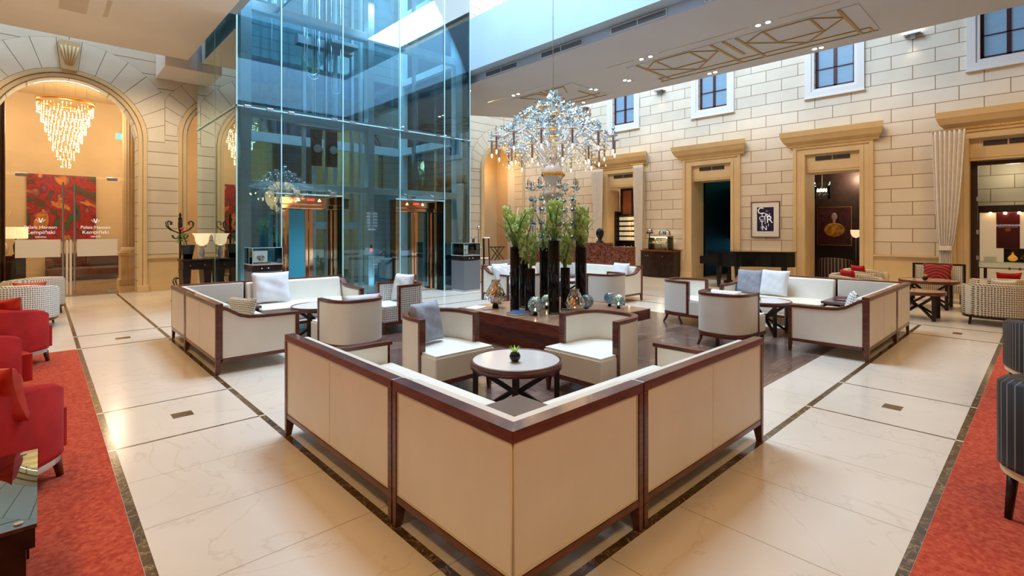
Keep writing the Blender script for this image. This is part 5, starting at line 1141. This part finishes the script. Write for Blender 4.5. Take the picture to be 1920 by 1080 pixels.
# ---- far right arch: steps, folding rack, newspaper stand
g = MB(); g.box(12.9, 15.6, 15.3, 15.999, 0, .16); g.box(12.9, 15.6, 15.62, 15.999, .16, .32); struct('trim_step', g, 'palestone')
t = thing('folding_rack', 'dark folding luggage rack with crossed legs on the far steps', 'luggage rack', (13.95, 15.8, .321))
for y in (-.12, .12):
    for s in (-1, 1): g = MB(); g.tube([(-s*.26, y+.01*s, .012), (s*.26, y+.01*s, .55)], .018, 4); g.build('leg', 'darkwood', t)
g = MB(); g.box(-.3, .3, -.16, .16, .55, .58); g.build('top', 'darkwood', t)
t = thing('newspaper_stand', 'chrome stand hung with dark newspaper sticks, behind the right lift showcase', 'newspaper stand', (9.62, 11.75, 0))
g = MB(); g.cyl((0, 0, 0), (0, 0, 1.62), .02); g.ico((0, 0, 1.67), .05, 0, 2); g.cyl((0, 0, 0), (0, 0, .03), .2, n=24); g.build('pole', 'chrome', t)
for k in range(3):
    a = PI/3*k+.3; c, s = math.cos(a), math.sin(a)
    g = MB(); g.cyl((-.34*c, -.34*s, 1.36), (.34*c, .34*s, 1.36), .012); g.build('cross_arm', 'chrome', t); g = MB(); g.cyl((-.3*c, -.3*s, .75), (.3*c, .3*s, .75), .01); g.build('cross_arm', 'chrome', t)
    for q in (-.33, .33): g = MB(); g.cyl((q*c, q*s, .55), (q*c*.92, q*s*.92, 1.34), .017, n=8); g.build('newspaper_stick', 'darkwood', t)
# ---- gallery extras seen in or through the glass
t = thing('potted_tree', 'bushy green tree in a pot on the gallery, seen in the lift glass', 'plant', (7.5, 2.3, 6.301))
g = MB(); g.lathe([(.2, 0), (.28, .5), (.3, .52)], 18); g.build('pot', 'black', t)
g = MB(); g.tube([(0, 0, .4), (.02, 0, 1.1), (0, 0, 1.4)], .03, 6); g.build('trunk', 'wood', t)
g = MB()
for k in range(420):
    a, r, z = rnd.uniform(0, 2*PI), .5*rnd.random()**.5, rnd.uniform(.85, 1.9); p = Vector((r*math.cos(a), r*math.sin(a), z)); L = rnd.uniform(.08, .16); d = Vector((rnd.uniform(-1, 1), rnd.uniform(-1, 1), rnd.uniform(-.3, .8))).normalized(); n_ = d.orthogonal().normalized()*L*.22
    g.add([p, p+d*L*.5+n_, p+d*L, p+d*L*.5-n_], [(0, 1, 2, 3)])
g.build('foliage', 'leaf', t, kind='stuff', fix=False)
t = thing('globe_lamp', 'white globe lamp hanging over the gallery behind the lift glass', 'lamp', (10.4, 14.2, 8.35))
g = MB(); g.ico((0, 0, 0), .2, 0, 3); g.build('globe', 'milk', t); g = MB(); g.cyl((0, 0, .19), (0, 0, 4.1), .008, n=5); g.build('cord', 'steel', t)
# ================================================================== TUB CHAIRS
def make_tub(fab, legm='wood', w=.40, d=.40, ht=.72, hf=.60, thick=.13, zb=.17, band=None, rz0=0):
    """rounded tub chair facing -y, centred on its own axis"""
    t = thing('tub_chair', '', 'armchair'); n = 30
    def path(q):
        a = -PI*.5-PI*.14+(2*PI-PI*.72)*0+q*(PI*1.28*1.0)   # unused angle helper
        return a
    pts = []
    for i in range(n+1):
        q = i/n; a = math.radians(-38)+math.radians(256)*q; x = -w*math.cos(a) if 0 else w*math.cos(a); y = d*math.sin(a); e = .72
        x = w*math.copysign(abs(math.cos(a))**e, math.cos(a)); y = d*math.copysign(abs(math.sin(a))**e, math.sin(a)); pts.append(Vector((x, max(y, -d+.03), 0)))
    prof = [(0, 0), (.004, .06), (0, .94), (.25, 1.0), (.75, 1.0), (1, .93), (1, .0)]
    g = MB(); vs = []; k = len(prof)
    for i, p in enumerate(pts):
        q = i/n; hh = hf+(ht-hf)*math.sin(PI*q)**.8; tn = Vector((-p.x, -p.y, 0)).normalized()
        for a, b in prof: vs.append((p.x+tn.x*thick*a, p.y+tn.y*thick*a, zb+(hh-zb)*b))
    fs = [(i*k+j, i*k+(j+1) % k, (i+1)*k+(j+1) % k, (i+1)*k+j) for i in range(n) for j in range(k)]+[tuple(range(k))[::-1], tuple(range(n*k, n*k+k))]
    g.add(vs, fs, 0, True); g.build('backrest', fab, t, bev=.0)
    g = MB(); ii = [(p+Vector((-p.x, -p.y, 0)).normalized()*(thick*.8)) for p in pts]; g.prism([(v.x, v.y) for v in ii]+[(-w*.72, -d+.02), (w*.72, -d+.02)], zb, .42, 'xy'); g.build('seat_cushion', fab, t, bev=.025, seg=3)
    g = MB(); g.prism([(p.x*.97, p.y*.97) for p in pts], zb-.045, zb-.001, 'xy'); g.build('base_frame', band or legm, t)
    for s in (-1, 1):
        for y in (-.72, .66):
            g = MB(); g.tube([(s*w*.70, d*y, zb-.04), (s*w*.74, d*y*1.05, 0)], .028, 4, r1=.018); g.build('leg', legm, t)
    return t
TUBS = {'red': make_tub('redvelvet', 'wood', band='steel'), 'hp': make_tub('hound', 'wood', w=.43, d=.42), 'ht': make_tub('hound2', 'darkwood', w=.45, d=.45, ht=.70, hf=.62, thick=.14), 'st': make_tub('stripe', 'darkwood', w=.41, d=.41, ht=.79, hf=.70, zb=.30, band='beige'), 'bar': make_tub('stripe2', 'darkwood', w=.45, d=.42, ht=.78, hf=.6)}
done = set()
def tub(k, x, y, rz, label, group, z=.0):
    t = TUBS[k]
    if k in done: return dup(t, (x, y, z), rz, label, group)
    done.add(k); t.location = (x, y, z); t.rotation_euler = (0, 0, rz); t['label'] = label; t['group'] = group
tub('red', -.33, 4.35, 2.4, 'red velvet tub chair in the left foreground, just behind the glass table', 'red velvet tub chairs', .0125)
tub('red', -.50, 6.70, 1.9, 'red velvet tub chair cut by the left edge, between two other red chairs', 'red velvet tub chairs', .0125)
tub('red', -.36, 8.32, 2.3, 'red velvet tub chair farthest from the camera, with a silk cushion on its back', 'red velvet tub chairs', .0125)
tub('hp', -.20, 11.45, PI-.15, 'pale houndstooth tub chair at the left with a red cushion', 'pale houndstooth tub chairs')
tub('hp', -.10, 13.2, PI+.3, 'pale houndstooth tub chair nearest the glass door', 'pale houndstooth tub chairs')
tub('st', 4.04, -.23, 1.2, 'dark striped tub chair at the right edge, the nearest one', 'dark striped tub chairs', .0125)
tub('st', 6.76, -.12, 1.9, 'dark striped tub chair on the red carpet, farther one of the two', 'dark striped tub chairs', .0125)
tub('ht', 11.85, .62, PI/2+.05, 'tan houndstooth tub chair at the right edge, the nearest of its kind', 'tan houndstooth tub chairs')
tub('ht', 13.3, .62, PI/2+.3, 'tan houndstooth tub chair before the whisky display', 'tan houndstooth tub chairs')
tub('ht', 12.15, 2.68, -.3, 'tan houndstooth tub chair behind the right sofa, the left one', 'tan houndstooth tub chairs')
tub('ht', 13.75, 2.85, -.1, 'tan houndstooth tub chair behind the right sofa, the right one by the wall', 'tan houndstooth tub chairs')
tub('bar', 17.3, 4.35, PI/2, 'ribbed striped tub chair in the bar doorway, the left one', 'striped tub chairs in the bar')
tub('bar', 17.6, 3.35, PI/2, 'ribbed striped tub chair in the bar doorway, the right one', 'striped tub chairs in the bar')
pillow('cushion', 'red silk cushion on the nearest red tub chair', 'redsilk', .38, .34, .13, (-.16, 4.16, .50), 2.2, -.25, .02, 21, 'red cushions', .16)
pillow('cushion', 'red silk cushion on the farthest red tub chair', 'redsilk', .46, .40, .16, (-.30, 8.25, .44), 2.5, -.2, .02, 22, 'red cushions', .16)
pillow('cushion', 'red cushion on the pale houndstooth chair at the left', 'redsilk', .42, .34, .14, (-.12, 11.35, .43), PI-.1, -.25, .01, 23, 'red cushions', .16)
pillow('cushion', 'small red cushion on the left tan chair behind the right sofa', 'redvelvet', .38, .34, .12, (12.1, 2.8, .45), .9, -.2, 0, 24, 'red cushions', .12)
pillow('cushion', 'small red cushion on the right tan chair behind the right sofa', 'redvelvet', .36, .36, .12, (13.6, 2.95, .45), 1.0, -.2, 0, 25, 'red cushions', .12)
pillow('cushion', 'red cushion on the tan chair before the whisky display', 'redvelvet', .38, .36, .12, (13.35, .55, .45), PI/2+.4, -.2, 0, 26, 'red cushions', .12)
pillow('cushion', 'cream cushion on the nearest tan houndstooth chair', 'leather', .36, .34, .12, (11.8, .55, .44), PI/2+.5, -.2, 0, 27, None, .1)
# glass topped table at the left
t = thing('glass_table', 'dark table with a green-edged glass top at the left edge, foreground', 'table', (-.31, 3.03, .0125))
g = MB(); g.box(-.30, .30, -.44, .44, .475, .490); g.build('glass_top', M['tabletopglass'] if 'tabletopglass' in M else pane('green_table_glass', (.55, .80, .78), 1.6, 2.6), t)
g = MB(); g.box(-.295, .295, -.435, .435, .40, .470); g.build('frame', 'darkwood', t)
for x, y in ((-.25, -.4), (.25, -.4), (-.25, .4), (.25, .4)): g = MB(); g.cyl((x, y, .490), (x, y, .494), .014, n=12); g.build('stud', 'steel', t)
for x in (-.27, .20):
    for y in (-.41, .34): g = MB(); g.box(x, x+.07, y, y+.07, 0, .399); g.build('leg', 'darkwood', t)
t = thing('side_table', 'small dark table with a glass top beyond the red chairs, beside the houndstooth chair', 'side table', (-.95, 10.6, 0))
g = MB(); g.box(-.3, .3, -.3, .3, .60, .615); g.build('glass_top', 'rubber', t); g = MB(); g.box(-.29, .29, -.29, .29, .0, .599); g.build('body', 'darkwood', t)
# round tables on the far right
t = make_roundtable(.40, .5, 'tantop'); t.location = (11.6, 1.63, 0); t['label'] = 'round table with pale brown top, the nearer of two at the far right'; t['group'] = 'round tables by the right wall'; t['category'] = 'table'
t = make_roundtable(.5, .56, 'tantop'); t.location = (13.45, 1.72, 0); t['label'] = 'larger round table before the dark framed chair at the far right'; t['group'] = 'round tables by the right wall'
t = make_pot('yellow'); t.location = (11.45, 1.75, .507); t['label'] = 'black ball pot with yellow flowers on the nearer round table at the far right'; t['group'] = 'yellow flower pots'
o = dup(t, (13.25, 1.75, .567), .5, 'black ball pot with yellow flowers in front of the red ringed cushion', 'yellow flower pots')
t = thing('side_chair', 'dark framed chair with houndstooth back holding a red ringed cushion', 'chair', (14.75, 1.72, 0), -PI/2)
g = MB(); g.box(-.42, .42, -.38, .05, .22, .42); g.build('seat', 'hound2', t, bev=.03, seg=3)
g = MB(); g.box(-.41, .41, .06, .12, .42, .80); g.build('backrest', 'hound', t, bev=.02)
for s in (-1, 1):
    g = MB(); g.box(s*.44-.02, s*.44+.02, .05, .13, 0, .84); g.build('post', 'darkwood', t); g = MB(); g.box(s*.42-.02, s*.42+.02, -.38, -.34, 0, .22); g.build('leg', 'darkwood', t)
g = MB(); g.box(-.42, .42, .06, .12, .805, .84); g.build('top_rail', 'darkwood', t)
pillow('cushion', 'red cushion with ring pattern on the dark framed chair', 'rings', .52, .42, .14, (14.62, 1.72, .43), -PI/2, -.2, 0, 28, None, .1)
# ================================================================== RIGHT WALL
drape('curtain', 'pale tied-back curtain at the left of the whisky display opening', 'curtain', 15.36, 1.90, 1.30, 3.90, 1.76, 1.56, 1.17, 1.80, 1.48, 'curtain', 'pale curtains', .045)
drape('curtain', 'pale curtain at the left of the tea shop opening, behind the chandelier', 'curtain', 15.36, 12.0, 11.42, 3.88, 11.72, 11.52, 1.3, 11.75, 11.45, 'curtain', 'pale curtains', .04)
drape('curtain', 'straight pale curtain at the right of the tea shop opening', 'curtain', 15.36, 10.12, 9.72, 3.88, 9.98, 9.75, .25, 9.98, 9.75, 'curtain', 'pale curtains', .04)
for y0, y1, l in ((-.6, 1.95, 'brass curtain rod over the whisky display opening'), (9.68, 10.2, 'brass curtain rod at the right of the tea shop opening'), (11.38, 12.05, 'brass curtain rod at the left of the tea shop opening')):
    t = thing('curtain_rod', l, 'curtain rod', (15.36, 0, 3.92)); g = MB(); g.cyl((0, y0, 0), (0, y1, 0), .014); g.ico((0, y1, 0), .025); g.build('rod', 'gold', t)
    for y in (y0+.06, y1-.06): g = MB(); g.cyl((0, y, 0), (.339, y, 0), .009); g.build('bracket', 'gold', t)
t = thing('poster', 'framed navy poster with tangled white letters, hanging above the piano', 'poster', (15.7, 5.765, 1.91), 0)
g = MB()
for y0, y1, z0, z1 in ((-.405, .405, .51, .53), (-.405, .405, -.53, -.51), (-.405, -.385, -.51, .51), (.385, .405, -.51, .51)): g.box(-.035, 0, y0, y1, z0, z1)
g.build('frame', 'frame', t, bev=.003)
g = MB(); g.box(-.015, 0, -.385, .385, -.51, .51); g.build('mount', 'paper', t)
g = MB(); g.box(-.018, -.0155, -.235, .235, -.35, .36); g.build('print', 'navy', t)
for ch, sz, y, z in (('C', .26, .13, .25), ('O', .17, .04, .13), ('N', .15, -.08, .12), ('C', .16, .12, .03), ('E', .14, .01, .02), ('R', .30, -.12, -.01), ('T', .20, .09, -.12), ('I', .14, -.0, -.10), ('N', .20, .02, -.26), ('I', .13, .11, -.25), ('I', .12, -.09, -.17), ('2014', .035, -.05, .245)):
    text('letter', ch, 'whitetext', sz, t, (-.019, y, z), (PI/2, 0, -PI/2), .0008)
# grand piano
t = thing('grand_piano', 'black grand piano standing before the wall between the two middle doorways', 'piano', (0, 0, 0))
out = [(13.78, 6.62), (15.22, 6.62), (15.22, 5.0), (15.05, 4.72), (14.75, 4.66), (14.45, 4.78), (14.3, 5.1), (14.18, 5.45), (13.9, 5.72), (13.78, 6.0)]
g = MB(); g.prism(out, .60, .98, 'xy'); g.build('case', 'piano', t, bev=.008)
c_ = (14.5, 5.7); g = MB(); g.prism([(c_[0]+(x-c_[0])*1.02, c_[1]+(y-c_[1])*1.02) for x, y in out], .985, 1.01, 'xy'); g.build('lid', 'piano', t, bev=.004)
g = MB(); g.box(13.80, 15.2, 6.625, 6.86, .64, .70); g.build('keybed', 'piano', t); g = MB(); g.box(13.92, 15.08, 6.63, 6.78, .7005, .72); g.build('keys', 'ivory', t)
for x in (13.80, 15.10): g = MB(); g.box(x, x+.1, 6.625, 6.86, .7005, .86); g.build('cheek', 'piano', t)
for x, y in ((13.9, 6.35), (15.1, 6.35), (14.8, 4.95)): g = MB(); g.taper(x-.035, x+.035, y-.035, y+.035, .05, .60, x-.06, x+.06, y-.06, y+.06); g.cyl((x, y, 0), (x, y, .05), .03, n=10); g.build('leg', 'piano', t)
g = MB(); g.box(14.42, 14.46, 6.3, 6.36, .15, .60); g.box(14.56, 14.60, 6.3, 6.36, .15, .60); g.box(14.36, 14.66, 6.28, 6.42, .08, .15); g.build('pedal_lyre', 'piano', t)
for x in (14.42, 14.51, 14.60): g = MB(); g.box(x-.015, x+.015, 6.42, 6.52, .09, .10); g.build('pedal', 'gold', t)
# buffet, pastry case, domes
t = thing('buffet', 'dark bow-fronted buffet cabinet against the stone wall, under the pastry case', 'cabinet', (15.64, 9.08, 0))
bow = [(0, -.63)]+[(-.42-.14*math.cos(PI*q/20), -.63+1.26*(q+10)/20) for q in range(-10, 11)]+[(0, .63)]
g = MB(); g.prism(bow, .03, .86, 'xy'); g.build('body', 'darkwood', t)
g = MB(); g.prism([(x*1.04, y*1.02) for x, y in bow], .862, .895, 'xy'); g.build('top', 'wood', t)
g = MB(); g.prism([(x*.93, y*.97) for x, y in bow], 0, .029, 'xy'); g.build('plinth', 'blackmat', t)
for y in (-.3, .25, .33): g = MB(); g.ico((-.585, y, .72), .014); g.build('knob', 'chrome', t)
t = thing('pastry_case', 'lit glass pastry case with brass edges on the dark buffet', 'display case', (15.35, 9.02, .8955))
W_, D_, H_ = .36, .19, .48; g = MB()
for (x0, x1, y0, y1) in ((-D_, -D_+.006, -W_, W_), (D_-.006, D_, -W_, W_), (-D_, D_, -W_, -W_+.006), (-D_, D_, W_-.006, W_)): g.box(x0, x1, y0, y1, .03, H_)
g.build('glass', 'clear', t)
g = MB()
for x in (-D_, D_):
    for y in (-W_, .1, W_): g.box(x-.008, x+.008, y-.008, y+.008, .03, H_)
for z in (0, H_): g.box(-D_-.01, D_+.01, -W_-.01, -W_+.012, z, z+.03); g.box(-D_-.01, D_+.01, W_-.012, W_+.01, z, z+.03); g.box(-D_-.01, -D_+.012, -W_, W_, z, z+.03); g.box(D_-.012, D_+.01, -W_, W_, z, z+.03)
g.build('brass_frame', 'gold', t); g = MB(); g.box(-D_+.012, D_-.012, -W_+.012, W_-.012, .002, .028); g.build('base', 'paper', t)
g = MB(); g.box(-D_+.01, D_-.01, -W_+.01, W_-.01, .25, .258); g.build('shelf', 'paper', t)
g = MB(); g.box(-.12, -.10, -.32, .32, .455, .475); g.build('light_strip', 'ledw', t)
point('pastry_light', (15.33, 9.02, 1.33), 3, WARM2, .03)
for k in range(8):
    z = .8955+(.259 if k < 5 else .029); y = 9.25-.12*(k if k < 5 else k-4.2)
    g = MB(); g.ico((0, 0, .03), .045, 0, 2, (1, 1, .66)); o = g.build('pastry', 'pastry'); tag(o, 'golden pastry in the pastry case, '+['leftmost on the upper shelf', 'second from the left on the upper shelf', 'in the middle of the upper shelf', 'second from the right on the upper shelf', 'rightmost on the upper shelf', 'left one on the lower shelf', 'middle one on the lower shelf', 'right one on the lower shelf'][k], 'pastry', 'pastries on the upper shelf' if k < 5 else 'pastries on the lower shelf', (15.27, y, z))
for k, (y, z, lab) in enumerate(((9.44, 1.41, 'glass cake dome on a dark stand above the left end of the pastry case'), (8.98, 1.41, 'glass cake dome in the middle on top of the pastry case'), (8.76, 1.41, 'glass cake dome at the right on top of the pastry case'))):
    if k == 0: z = .8955
    t = thing('cake_dome', lab, 'cake dome', (15.35, y, z), 0, 'cake domes'); h = .58 if k == 0 else .02
    g = MB(); g.cyl((0, 0, 0), (0, 0, h), .02 if k == 0 else .08, n=14); g.cyl((0, 0, 0), (0, 0, .012), .07, n=14); g.cyl((0, 0, h), (0, 0, h+.04 if k == 0 else h+.01), .12, n=24); g.build('stand', 'darkwood' if k == 0 else 'steel', t)
    hh = h+(.041 if k == 0 else .011); g = MB(); g.lathe([(.10, hh), (.10, hh+.06), (.085, hh+.11), (.04, hh+.14), (.012, hh+.145), (.015, hh+.17), (.002, hh+.18)], 20, caps=False); g.build('glass_dome', 'crystal', t)
# tea shelves in the first opening
t = thing('tea_shelf', 'dark lit shelf unit full of pale tins in the far curtained opening', 'shelf', (16.45, 10.78, 0))
g = MB(); g.box(0, .04, -.62, .62, .02, 3.1); g.build('back', 'darkwall', t)
for s in (-1, 1): g = MB(); g.box(-.36, 0, s*.62-.02, s*.62+.02, .02, 3.1 if 0 else 2.3); g.build('side_panel', 'darkwood', t)
for k in range(6): g = MB(); g.box(-.30, -.001, -.59, .59, 1.18+k*.19, 1.20+k*.19); g.build('shelf_board', 'darkwood', t)
g = MB(); g.box(-.36, -.001, -.6, .6, .0, .85); g.build('cupboard', 'darkwood', t)
g = MB(); g.box(-.012, -.001, .12, .5, 2.2, 3.1); g.build('door_panel', 'orangewood', t)
g = MB(); g.box(0, .11, 0, .0, 0, 0)
b0 = MB(); b0.box(-.05, .05, -.05, .05, 0, .13); 
rows = ['bottom', 'second', 'third', 'fourth', 'top']; first = None
for r_ in range(5):
    for c_ in range(8):
        if first is None: o = b0.build('tin', 'tin', bev=.006); first = o
        else: o = first.copy(); COL.objects.link(o)
        o.location = (16.30, 10.78+.49-.14*c_, 1.2005+.19*r_); tag(o, f"pale tea tin on the {rows[r_]} row of the dark shelves, {['leftmost', 'second from the left', 'third from the left', 'fourth from the left', 'fourth from the right', 'third from the right', 'second from the right', 'rightmost'][c_]}", 'tin', f'tea tins on the {rows[r_]} row')
for r_ in range(5): point('shelf_light', (16.12, 10.78, 1.36+.19*r_), .8, WARM, .02)
for k in range(7):
    g = MB(); g.lathe([(.03, 0), (.035, .02), (.03, .1), (.01, .13), (.01, .17)], 12); o = g.build('bottle', 'milk' if k % 2 else 'amber'); tag(o, ('milky' if k % 2 else 'amber')+' bottle on the ledge under the tea tins, '+['rightmost', 'second from the right', 'third from the right', 'in the middle', 'third from the left', 'second from the left', 'leftmost'][k], 'bottle', 'bottles under the tea tins', (16.2, 10.3+.15*k, .851))
# figured stone counter with black bust
t = thing('stone_counter', 'long counter clad in red-brown figured stone, behind the far sofas', 'counter', (12.15, 10.0, 0))
g = MB(); g.box(-.2, .2, -1.95, 2.0, 0, 1.12); g.build('body', 'redstone', t, bev=.01); g = MB(); g.box(-.2, .2, -1.2, 2.0, 1.121, 1.22); g.build('raised_edge', 'redstone', t, bev=.02)
t = thing('bust', 'glossy black sculpted head on the stone counter', 'sculpture', (12.15, 9.15, 1.221))
g = MB(); g.lathe([(.11, 0), (.11, .03), (.06, .06), (.055, .12), (.09, .17), (.12, .26), (.115, .34), (.07, .41), (.01, .43)], 24); g.build('head', 'black', t)
g = MB(); g.ico((-.10, -.02, .26), .03, 0, 2, (1, .7, 1.5)); g.build('nose', 'black', t)
# bar room
b = MB(); b.box(18.6, 18.75, 2.48, 5.69, 0, 3.49); struct('wall_bar', b, 'darkwall')
t = thing('painting', 'dark portrait painting of a woman in yellow, seen through the bar doorway', 'painting', (18.599, 4.72, 1.72))
g = MB(); g.box(-.03, 0, -.46, .46, -.60, .60); g.build('canvas', 'art2', t)
g = MB()
for y0, y1, z0, z1 in ((-.48, .48, .60, .615), (-.48, .48, -.615, -.60), (-.48, -.465, -.6, .6), (.465, .48, -.6, .6)): g.box(-.04, 0, y0, y1, z0, z1)
g.build('frame', 'gold', t)
g = MB(); g.ico((-.034, .0, .30), .10, 0, 3, (.04, .8, 1.25)); g.ico((-.034, .01, .14), .06, 0, 2, (.04, .7, 1.2)); g.build('painted_face', 'skin', t)
g = MB(); g.ico((-.034, .0, -.12), .25, 0, 3, (.02, 1.15, .9)); g.build('painted_dress', 'ochrepaint', t)
t = thing('floor_lamp', 'slim floor lamp with a pink glass bowl in the bar', 'lamp', (17.75, 3.95, 0))
g = MB(); g.cyl((0, 0, 0), (0, 0, 1.36), .012); g.cyl((0, 0, 0), (0, 0, .02), .13, n=20); g.build('pole', 'steel', t)
g = MB(); g.lathe([(.02, 1.36), (.09, 1.40), (.13, 1.48), (.14, 1.58), (.135, 1.6)], 20); g.build('lamp_shade', 'shade', t)
t = thing('drum_chandelier', 'small sparkling drum chandelier at the left of the bar doorway', 'chandelier', (17.4, 4.75, 2.55))
g = MB(); g.lathe([(.22, 0), (.22, .5)], 24, caps=False); g.build('clear_drum', 'clear', t)
for k in range(8):
    a = PI/4*k; g = MB(); g.lathe([(.01, 0), (.018, .03), (.002, .09)], 8, (.12*math.cos(a), .12*math.sin(a), .22)); g.build('bulb', 'bulb', t)
    g = MB(); kite(g, (.15*math.cos(a), .15*math.sin(a), .2), (0, 0, -1), .12, .03); g.build('crystal_drop', 'crystal', t)
g = MB(); g.cyl((0, 0, .5), (0, 0, .94), .01); g.cyl((0, 0, .2), (0, 0, .5), .012); g.build('rod', 'steel', t)
t = thing('ceiling_disc', 'pale oval light disc on the bar ceiling', 'ceiling light', (17.6, 4.0, 3.4995)); g = MB(); g.cyl((0, 0, -.03), (0, 0, -.0005), .55, n=40); g.build('disc', 'ledw' if 0 else 'glowcream', t)
# passage with blue glow
t = thing('glazed_screen', 'blue lit glass screen at the end of the piano doorway', 'screen', (18.6, 7.4, 0))
for y in (-.55, 0, .4): g = MB(); g.box(-.03, .03, y-.03, y+.03, 0, 3.3); g.build('post', 'blackmat', t)
g = MB(); g.box(0, .02, -1.2, .9, .3, 1.25); g.build('blue_pane', 'bluewin', t)
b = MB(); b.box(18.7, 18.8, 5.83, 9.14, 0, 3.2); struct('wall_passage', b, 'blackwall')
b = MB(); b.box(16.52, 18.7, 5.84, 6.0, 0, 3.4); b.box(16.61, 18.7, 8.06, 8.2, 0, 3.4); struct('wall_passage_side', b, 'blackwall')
# whisky display
b = MB(); b.box(17.5, 17.6, -1.07, 2.34, 0, 3.49); struct('wall_display', b, 'stoneR')
t = thing('door_frame', 'dark timber frame of the display opening beside the tied-back curtain', 'door frame', (15.95, 0, 0))
g = MB(); g.box(0, .1, 1.15, 1.275, 0, 3.2); g.build('post', 'darkwall', t); g = MB(); g.box(0, .1, -.01, 1.15, 3.1, 3.19); g.build('head', 'darkwall', t); g = MB(); g.box(.03, .04, .0, 1.14, 2.15, 3.09); g.build('glass', 'clear', t)
for z in (2.32, 1.55, .95): g = MB(); g.box(-.02, 0, 1.13, 1.17, z-.05, z+.05); g.build('hinge', 'steel', t)
t = thing('whisky_display', 'backlit cream and burgundy whisky display panel with small spotlights', 'display', (17.2, .62, 0))
g = MB(); g.box(0, .1, -.8, .58, .1, 2.02); g.build('cream_panel', 'glowcream', t); g = MB(); g.box(-.012, -.0005, -.13, .28, 1.15, 2.02); g.build('burgundy_panel', 'burg', t)
g = MB(); g.box(-.12, .1, -.8, .66, 2.03, 2.2); g.box(-.1, .1, .585, .66, 0, 2.03); g.build('surround', 'darkwall', t)
for y in (.38, .12, -.12): g = MB(); g.cyl((-.09, y, 2.03), (-.11, y, 1.99), .03, n=12); g.build('spotlight', 'bulb', t)
text('lettering', 'GLENMORANGIE', 'whitetext', .058, t, (-.014, .075, 1.71), (PI/2, 0, -PI/2), .001); g = MB(); g.box(-.02, -.0125, .03, .12, 1.56, 1.64); g.build('label', 'orangewood', t); g = MB(); g.box(-.016, -.0125, -.1, .25, 1.665, 1.669); g.build('rule', 'whitetext', t)
spot('display_spot', (16.7, .6, 2.9), 9, WARM2, 70, .7, .04, (0, -.5, 0))
t = thing('glass_counter', 'glass counter with chrome locks in front of the whisky display', 'counter', (16.75, .62, 0))
g = MB(); g.box(-.2, .25, -.75, .55, .70, .82); g.build('glass_case', 'clear', t); g = MB(); g.box(-.2, .25, -.75, .55, .68, .699); g.build('shelf', 'burg', t)
g = MB(); g.box(-.205, .255, -.755, .555, .82, .835); g.build('top', 'rubber', t)
for y in (.45, -.65): g = MB(); g.box(-.15, -.1, y-.02, y+.02, 0, .679); g.box(.15, .2, y-.02, y+.02, 0, .679); g.build('leg', 'blackmat', t)
for y in (.02, -.15): g = MB(); g.box(-.215, -.206, y-.02, y+.02, .66, .72); g.build('lock', 'chrome', t)
t = thing('bottle_box', 'open dark presentation box on the whisky counter holding amber bottles', 'box', (16.85, .33, .8355)); g = MB(); g.box(-.08, .1, -.42, .42, 0, .02); g.box(.09, .1, -.42, .42, .02, .32); g.box(-.08, .1, .41, .42, .02, .32); g.box(-.08, .1, -.42, -.41, .02, .32); g.build('box_shell', 'darkwood', t)
for k, (y, s) in enumerate(((.27, .8), (.04, 1.0), (-.24, .8))):
    t = thing('decanter', ['amber whisky bottle at the left in the presentation box', 'large round decanter in the middle of the presentation box', 'amber whisky bottle at the right in the presentation box'][k], 'bottle', (16.83, .33+y, .856))
    g = MB(); g.lathe([(.04*s, 0), (.10*s, .04*s), (.11*s, .10*s), (.07*s, .16*s), (.022, .20*s), (.02, .25*s)], 18); g.build('body', 'bottle' if k != 1 else 'amber', t); g = MB(); g.cyl((0, 0, .25*s), (0, 0, .29*s), .024, n=12); g.build('stopper', 'gold', t)
t = thing('card', 'blank white card on the whisky counter, left of the bottles', 'card', (16.72, .98, .8355)); g = MB(); g.box(-.005, .005, -.11, .11, 0, .12); g.build('sheet', 'paper', t)
